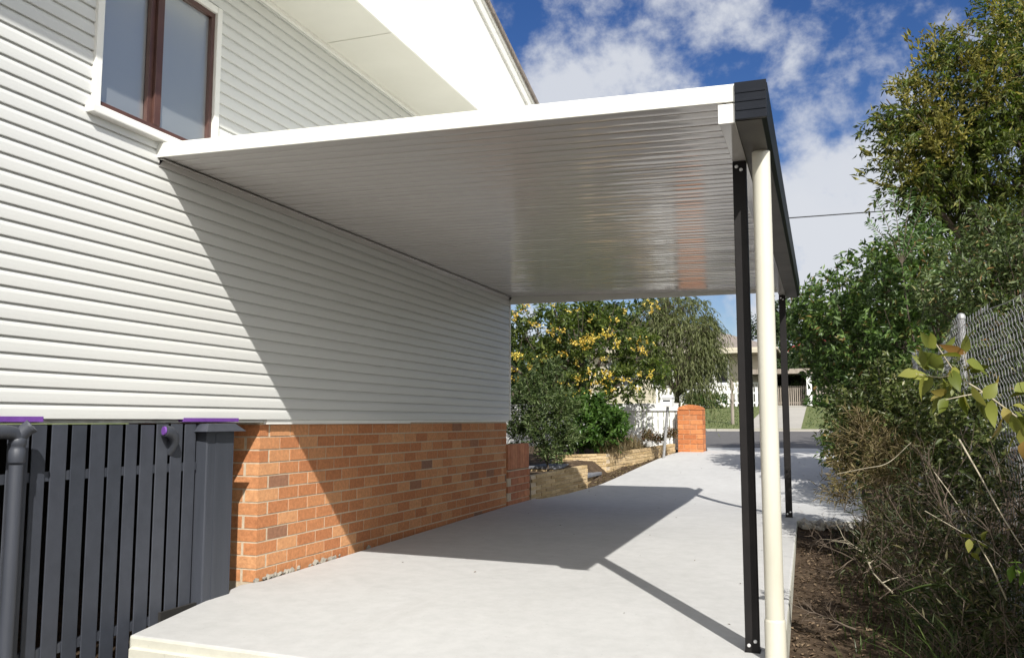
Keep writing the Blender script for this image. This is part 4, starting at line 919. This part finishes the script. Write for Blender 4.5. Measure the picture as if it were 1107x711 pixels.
# far trees and street shrubs
def far_tree(label, base, cl, seed, mat='far', tw=60, ll=.28, r0=.15):
    plant('street_tree', label, 'tree', base, cl, L[mat], r0, 'trees across the street', twigs=tw, per=14, tl=1.0, ll=ll, lw=ll*.5, outward=.8, up=.3, shell=.45, seed=seed, segfrac=0)
def ft(px, py, y, s, lab, seed, mat='far', tw=70):
    c = at(px,py,y); cl = [((c.x+random.uniform(-1,1)*s,y+random.uniform(-.6,.6)*s,c.z+random.uniform(-.6,.5)*s),(s*.7,s*.7,s*.55),1) for _ in range(6)]
    far_tree(lab, (c.x,y,G(c.x,y)), cl, seed, mat, tw, .13*s+.05)
ft(860,395,50,1.4,'round dark tree between the car shelter and the red roofed house',81)
ft(905,395,46,2.0,'dark tree behind the grey picket fence across the street',82)
ft(838,345,62,1.5,'dark tree showing above the roof line between the two houses across the street',83)
ft(640,385,52,4.0,'big tree behind the cream house, seen past the yellow flowers',84)
ft(560,405,45,3.5,'broad tree across the street just past the house corner',85)
ft(960,390,40,3.0,'tall dark tree across the street behind the glossy shrub',86)
ft(1060,380,42,4.0,'large tree across the street at the far right',87)
ft(480,390,46,4.0,'tree across the street hidden mostly by the house wall',88)
for k,(a,c,y,s,lab) in enumerate(((770,432,35,.45,'clipped shrub at the foot of the cream house fence'),(750,432,35.5,.35,'smaller shrub beside the clipped one across the street'),(890,436,36.5,.5,'low shrub by the grey picket fence across the street'))):
    q = at(a,c,y); plant('verge_shrub', lab, 'shrub', (q.x,y,G(q.x,y)), [((q.x+d*s,y,q.z),(s*.8,s*.6,s*.55),1) for d in (-.6,0,.6)], L['bright'], .02, 'shrubs across the street', trunk='stems', twigs=50, per=12, tl=.3, ll=.10, lw=.05, seed=90+k)
# overhead wires
for (a, c, z, lab) in ((20, 0, 5.43, 'upper overhead power cable crossing the sky'), (21, 0, 3.98, 'lower overhead cable seen under the carport roof')):
    b = MB(); b.tube([(x, a, z+.00035*(x*x)*1.0) for x in np.linspace(-45,45,31)], .013 if z > 5 else .010, 5); tag(b.build('power_line', M['wire']), lab, 'cable')
# ------------------------------------------------------------------ LIGHT, SKY, CAMERA
sun_dir = Vector((.595,-.97,1.0)).normalized()
sun = bpy.data.lights.new('sun', 'SUN'); sun.energy = 5.0; sun.angle = rad(.5); sun.color = (1,.965,.905)
so = bpy.data.objects.new('sun', sun); COL.objects.link(so); so.rotation_euler = (-sun_dir).to_track_quat('-Z','Y').to_euler(); so.location = (6,-8,10)
elev = math.asin(sun_dir.z); azim = math.atan2(sun_dir.x, sun_dir.y)
w = bpy.data.worlds.new('World'); scene.world = w; w.use_nodes = True; nt = w.node_tree; nt.nodes.clear()
outw = nt.nodes.new('ShaderNodeOutputWorld'); bgn = nt.nodes.new('ShaderNodeBackground'); bgn.inputs[1].default_value = .072
sky = nt.nodes.new('ShaderNodeTexSky'); sky.sky_type = 'NISHITA'; sky.sun_disc = False; sky.sun_elevation = elev; sky.sun_rotation = azim
sky.air_density = 1.0; sky.dust_density = .3; sky.ozone_density = 2.5
hs = nt.nodes.new('ShaderNodeHueSaturation'); hs.inputs['Hue'].default_value = .516; hs.inputs['Saturation'].default_value = 1.3; hs.inputs['Value'].default_value = 1.0
nt.links.new(sky.outputs[0], hs.inputs['Color'])
tc = nt.nodes.new('ShaderNodeTexCoord'); sp = nt.nodes.new('ShaderNodeSeparateXYZ'); nt.links.new(tc.outputs['Generated'], sp.inputs[0])
def math_(op, a, b=None):
    n = nt.nodes.new('ShaderNodeMath'); n.operation = op
    for i, v in enumerate((a, b)):
        if v is None: continue
        if isinstance(v, (int, float)): n.inputs[i].default_value = v
        else: nt.links.new(v, n.inputs[i])
    return n.outputs[0]
zc = math_('ADD', math_('MAXIMUM', sp.outputs[2], 0.0), .12)
cb_ = nt.nodes.new('ShaderNodeCombineXYZ'); nt.links.new(math_('DIVIDE', sp.outputs[0], zc), cb_.inputs[0]); nt.links.new(math_('DIVIDE', sp.outputs[1], zc), cb_.inputs[1]); nt.links.new(sp.outputs[2], cb_.inputs[2])
def wnoise(scale, detail, loc, dist=0):
    mp = nt.nodes.new('ShaderNodeMapping'); mp.inputs['Location'].default_value = loc; mp.inputs['Scale'].default_value = (1,1,1.15); nt.links.new(tc.outputs['Generated'], mp.inputs[0])
    n = nt.nodes.new('ShaderNodeTexNoise'); n.inputs['Scale'].default_value = scale; n.inputs['Detail'].default_value = detail; n.inputs['Roughness'].default_value = .58; n.inputs['Distortion'].default_value = dist
    nt.links.new(mp.outputs[0], n.inputs['Vector']); return n.outputs['Fac']
big = wnoise(8.5, 10, (5.1,2.2,.4), .2)
fine = wnoise(22.0, 8, (9.1,4.4,.8), .15)
# where cloud banks sit in the sky (directions), broken up by the noise
banks = None
for (a,c,r,s) in ((690,50,.115,.30),(600,95,.09,.24),(800,25,.09,.24),(1040,10,.14,.30),(920,45,.06,.16),(850,70,.04,.12),(930,262,.17,.52),(990,235,.12,.3),(870,180,.09,.12),(760,330,.14,.20),(575,330,.10,.2)):
    d = ray(a,c).normalized()
    vd = nt.nodes.new('ShaderNodeVectorMath'); vd.operation = 'DISTANCE'; nt.links.new(tc.outputs['Generated'], vd.inputs[0]); vd.inputs[1].default_value = d
    g = math_('MULTIPLY', math_('SUBTRACT', 1.0, math_('MINIMUM', math_('DIVIDE', vd.outputs['Value'], r*1.2), 1.0)), s*.72)
    banks = g if banks is None else math_('ADD', banks, g)
# unseen bright cloud added behind the camera to fill the shaded floor with light
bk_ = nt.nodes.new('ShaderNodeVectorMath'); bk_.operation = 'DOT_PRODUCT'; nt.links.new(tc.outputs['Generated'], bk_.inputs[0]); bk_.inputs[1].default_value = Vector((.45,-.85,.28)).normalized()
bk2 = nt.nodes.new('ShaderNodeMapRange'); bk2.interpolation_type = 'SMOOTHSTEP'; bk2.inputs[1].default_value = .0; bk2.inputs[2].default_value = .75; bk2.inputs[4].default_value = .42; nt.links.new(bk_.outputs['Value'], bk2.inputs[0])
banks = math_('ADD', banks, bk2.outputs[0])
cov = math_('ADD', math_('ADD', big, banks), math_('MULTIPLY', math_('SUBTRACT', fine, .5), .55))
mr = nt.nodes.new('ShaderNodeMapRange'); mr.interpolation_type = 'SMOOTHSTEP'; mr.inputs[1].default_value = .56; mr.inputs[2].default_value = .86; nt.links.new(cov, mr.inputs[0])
hz = nt.nodes.new('ShaderNodeMapRange'); hz.inputs[1].default_value = .30; hz.inputs[2].default_value = .02; hz.inputs[3].default_value = 0; hz.inputs[4].default_value = .5; nt.links.new(sp.outputs[2], hz.inputs[0])
cf = math_('MINIMUM', math_('ADD', math_('MULTIPLY', mr.outputs[0], .92), math_('MULTIPLY', hz.outputs[0], fine)), 1.0)
mx = nt.nodes.new('ShaderNodeMix'); mx.data_type = 'RGBA'; nt.links.new(cf, mx.inputs[0]); nt.links.new(hs.outputs[0], mx.inputs[6]); 
cg = nt.nodes.new('ShaderNodeMix'); cg.data_type = 'RGBA'; cg.inputs[6].default_value = (7.6,7.9,8.5,1); cg.inputs[7].default_value = (20,20,19.5,1)
cgr = nt.nodes.new('ShaderNodeMapRange'); cgr.inputs[1].default_value = .1; cgr.inputs[2].default_value = .85; nt.links.new(bk_.outputs['Value'], cgr.inputs[0]); nt.links.new(cgr.outputs[0], cg.inputs[0])
nt.links.new(cg.outputs[2], mx.inputs[7])
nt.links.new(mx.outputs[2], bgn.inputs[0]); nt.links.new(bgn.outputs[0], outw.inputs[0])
cam = bpy.data.cameras.new('camera'); co = bpy.data.objects.new('camera', cam); COL.objects.link(co); scene.camera = co
cam.sensor_fit = 'HORIZONTAL'; cam.sensor_width = 36; cam.lens = 36*FPX/1107; cam.clip_end = 2000; cam.clip_start = .05
co.matrix_world = Matrix(((RT.x,UP.x,-FW.x,0),(RT.y,UP.y,-FW.y,0),(RT.z,UP.z,-FW.z,EYE),(0,0,0,1)))
vs = scene.view_settings; vs.view_transform = 'Standard'; vs.look = 'None'; vs.exposure = 0.36; vs.gamma = 1.0
try: vs.use_curve_mapping = False
except Exception: pass
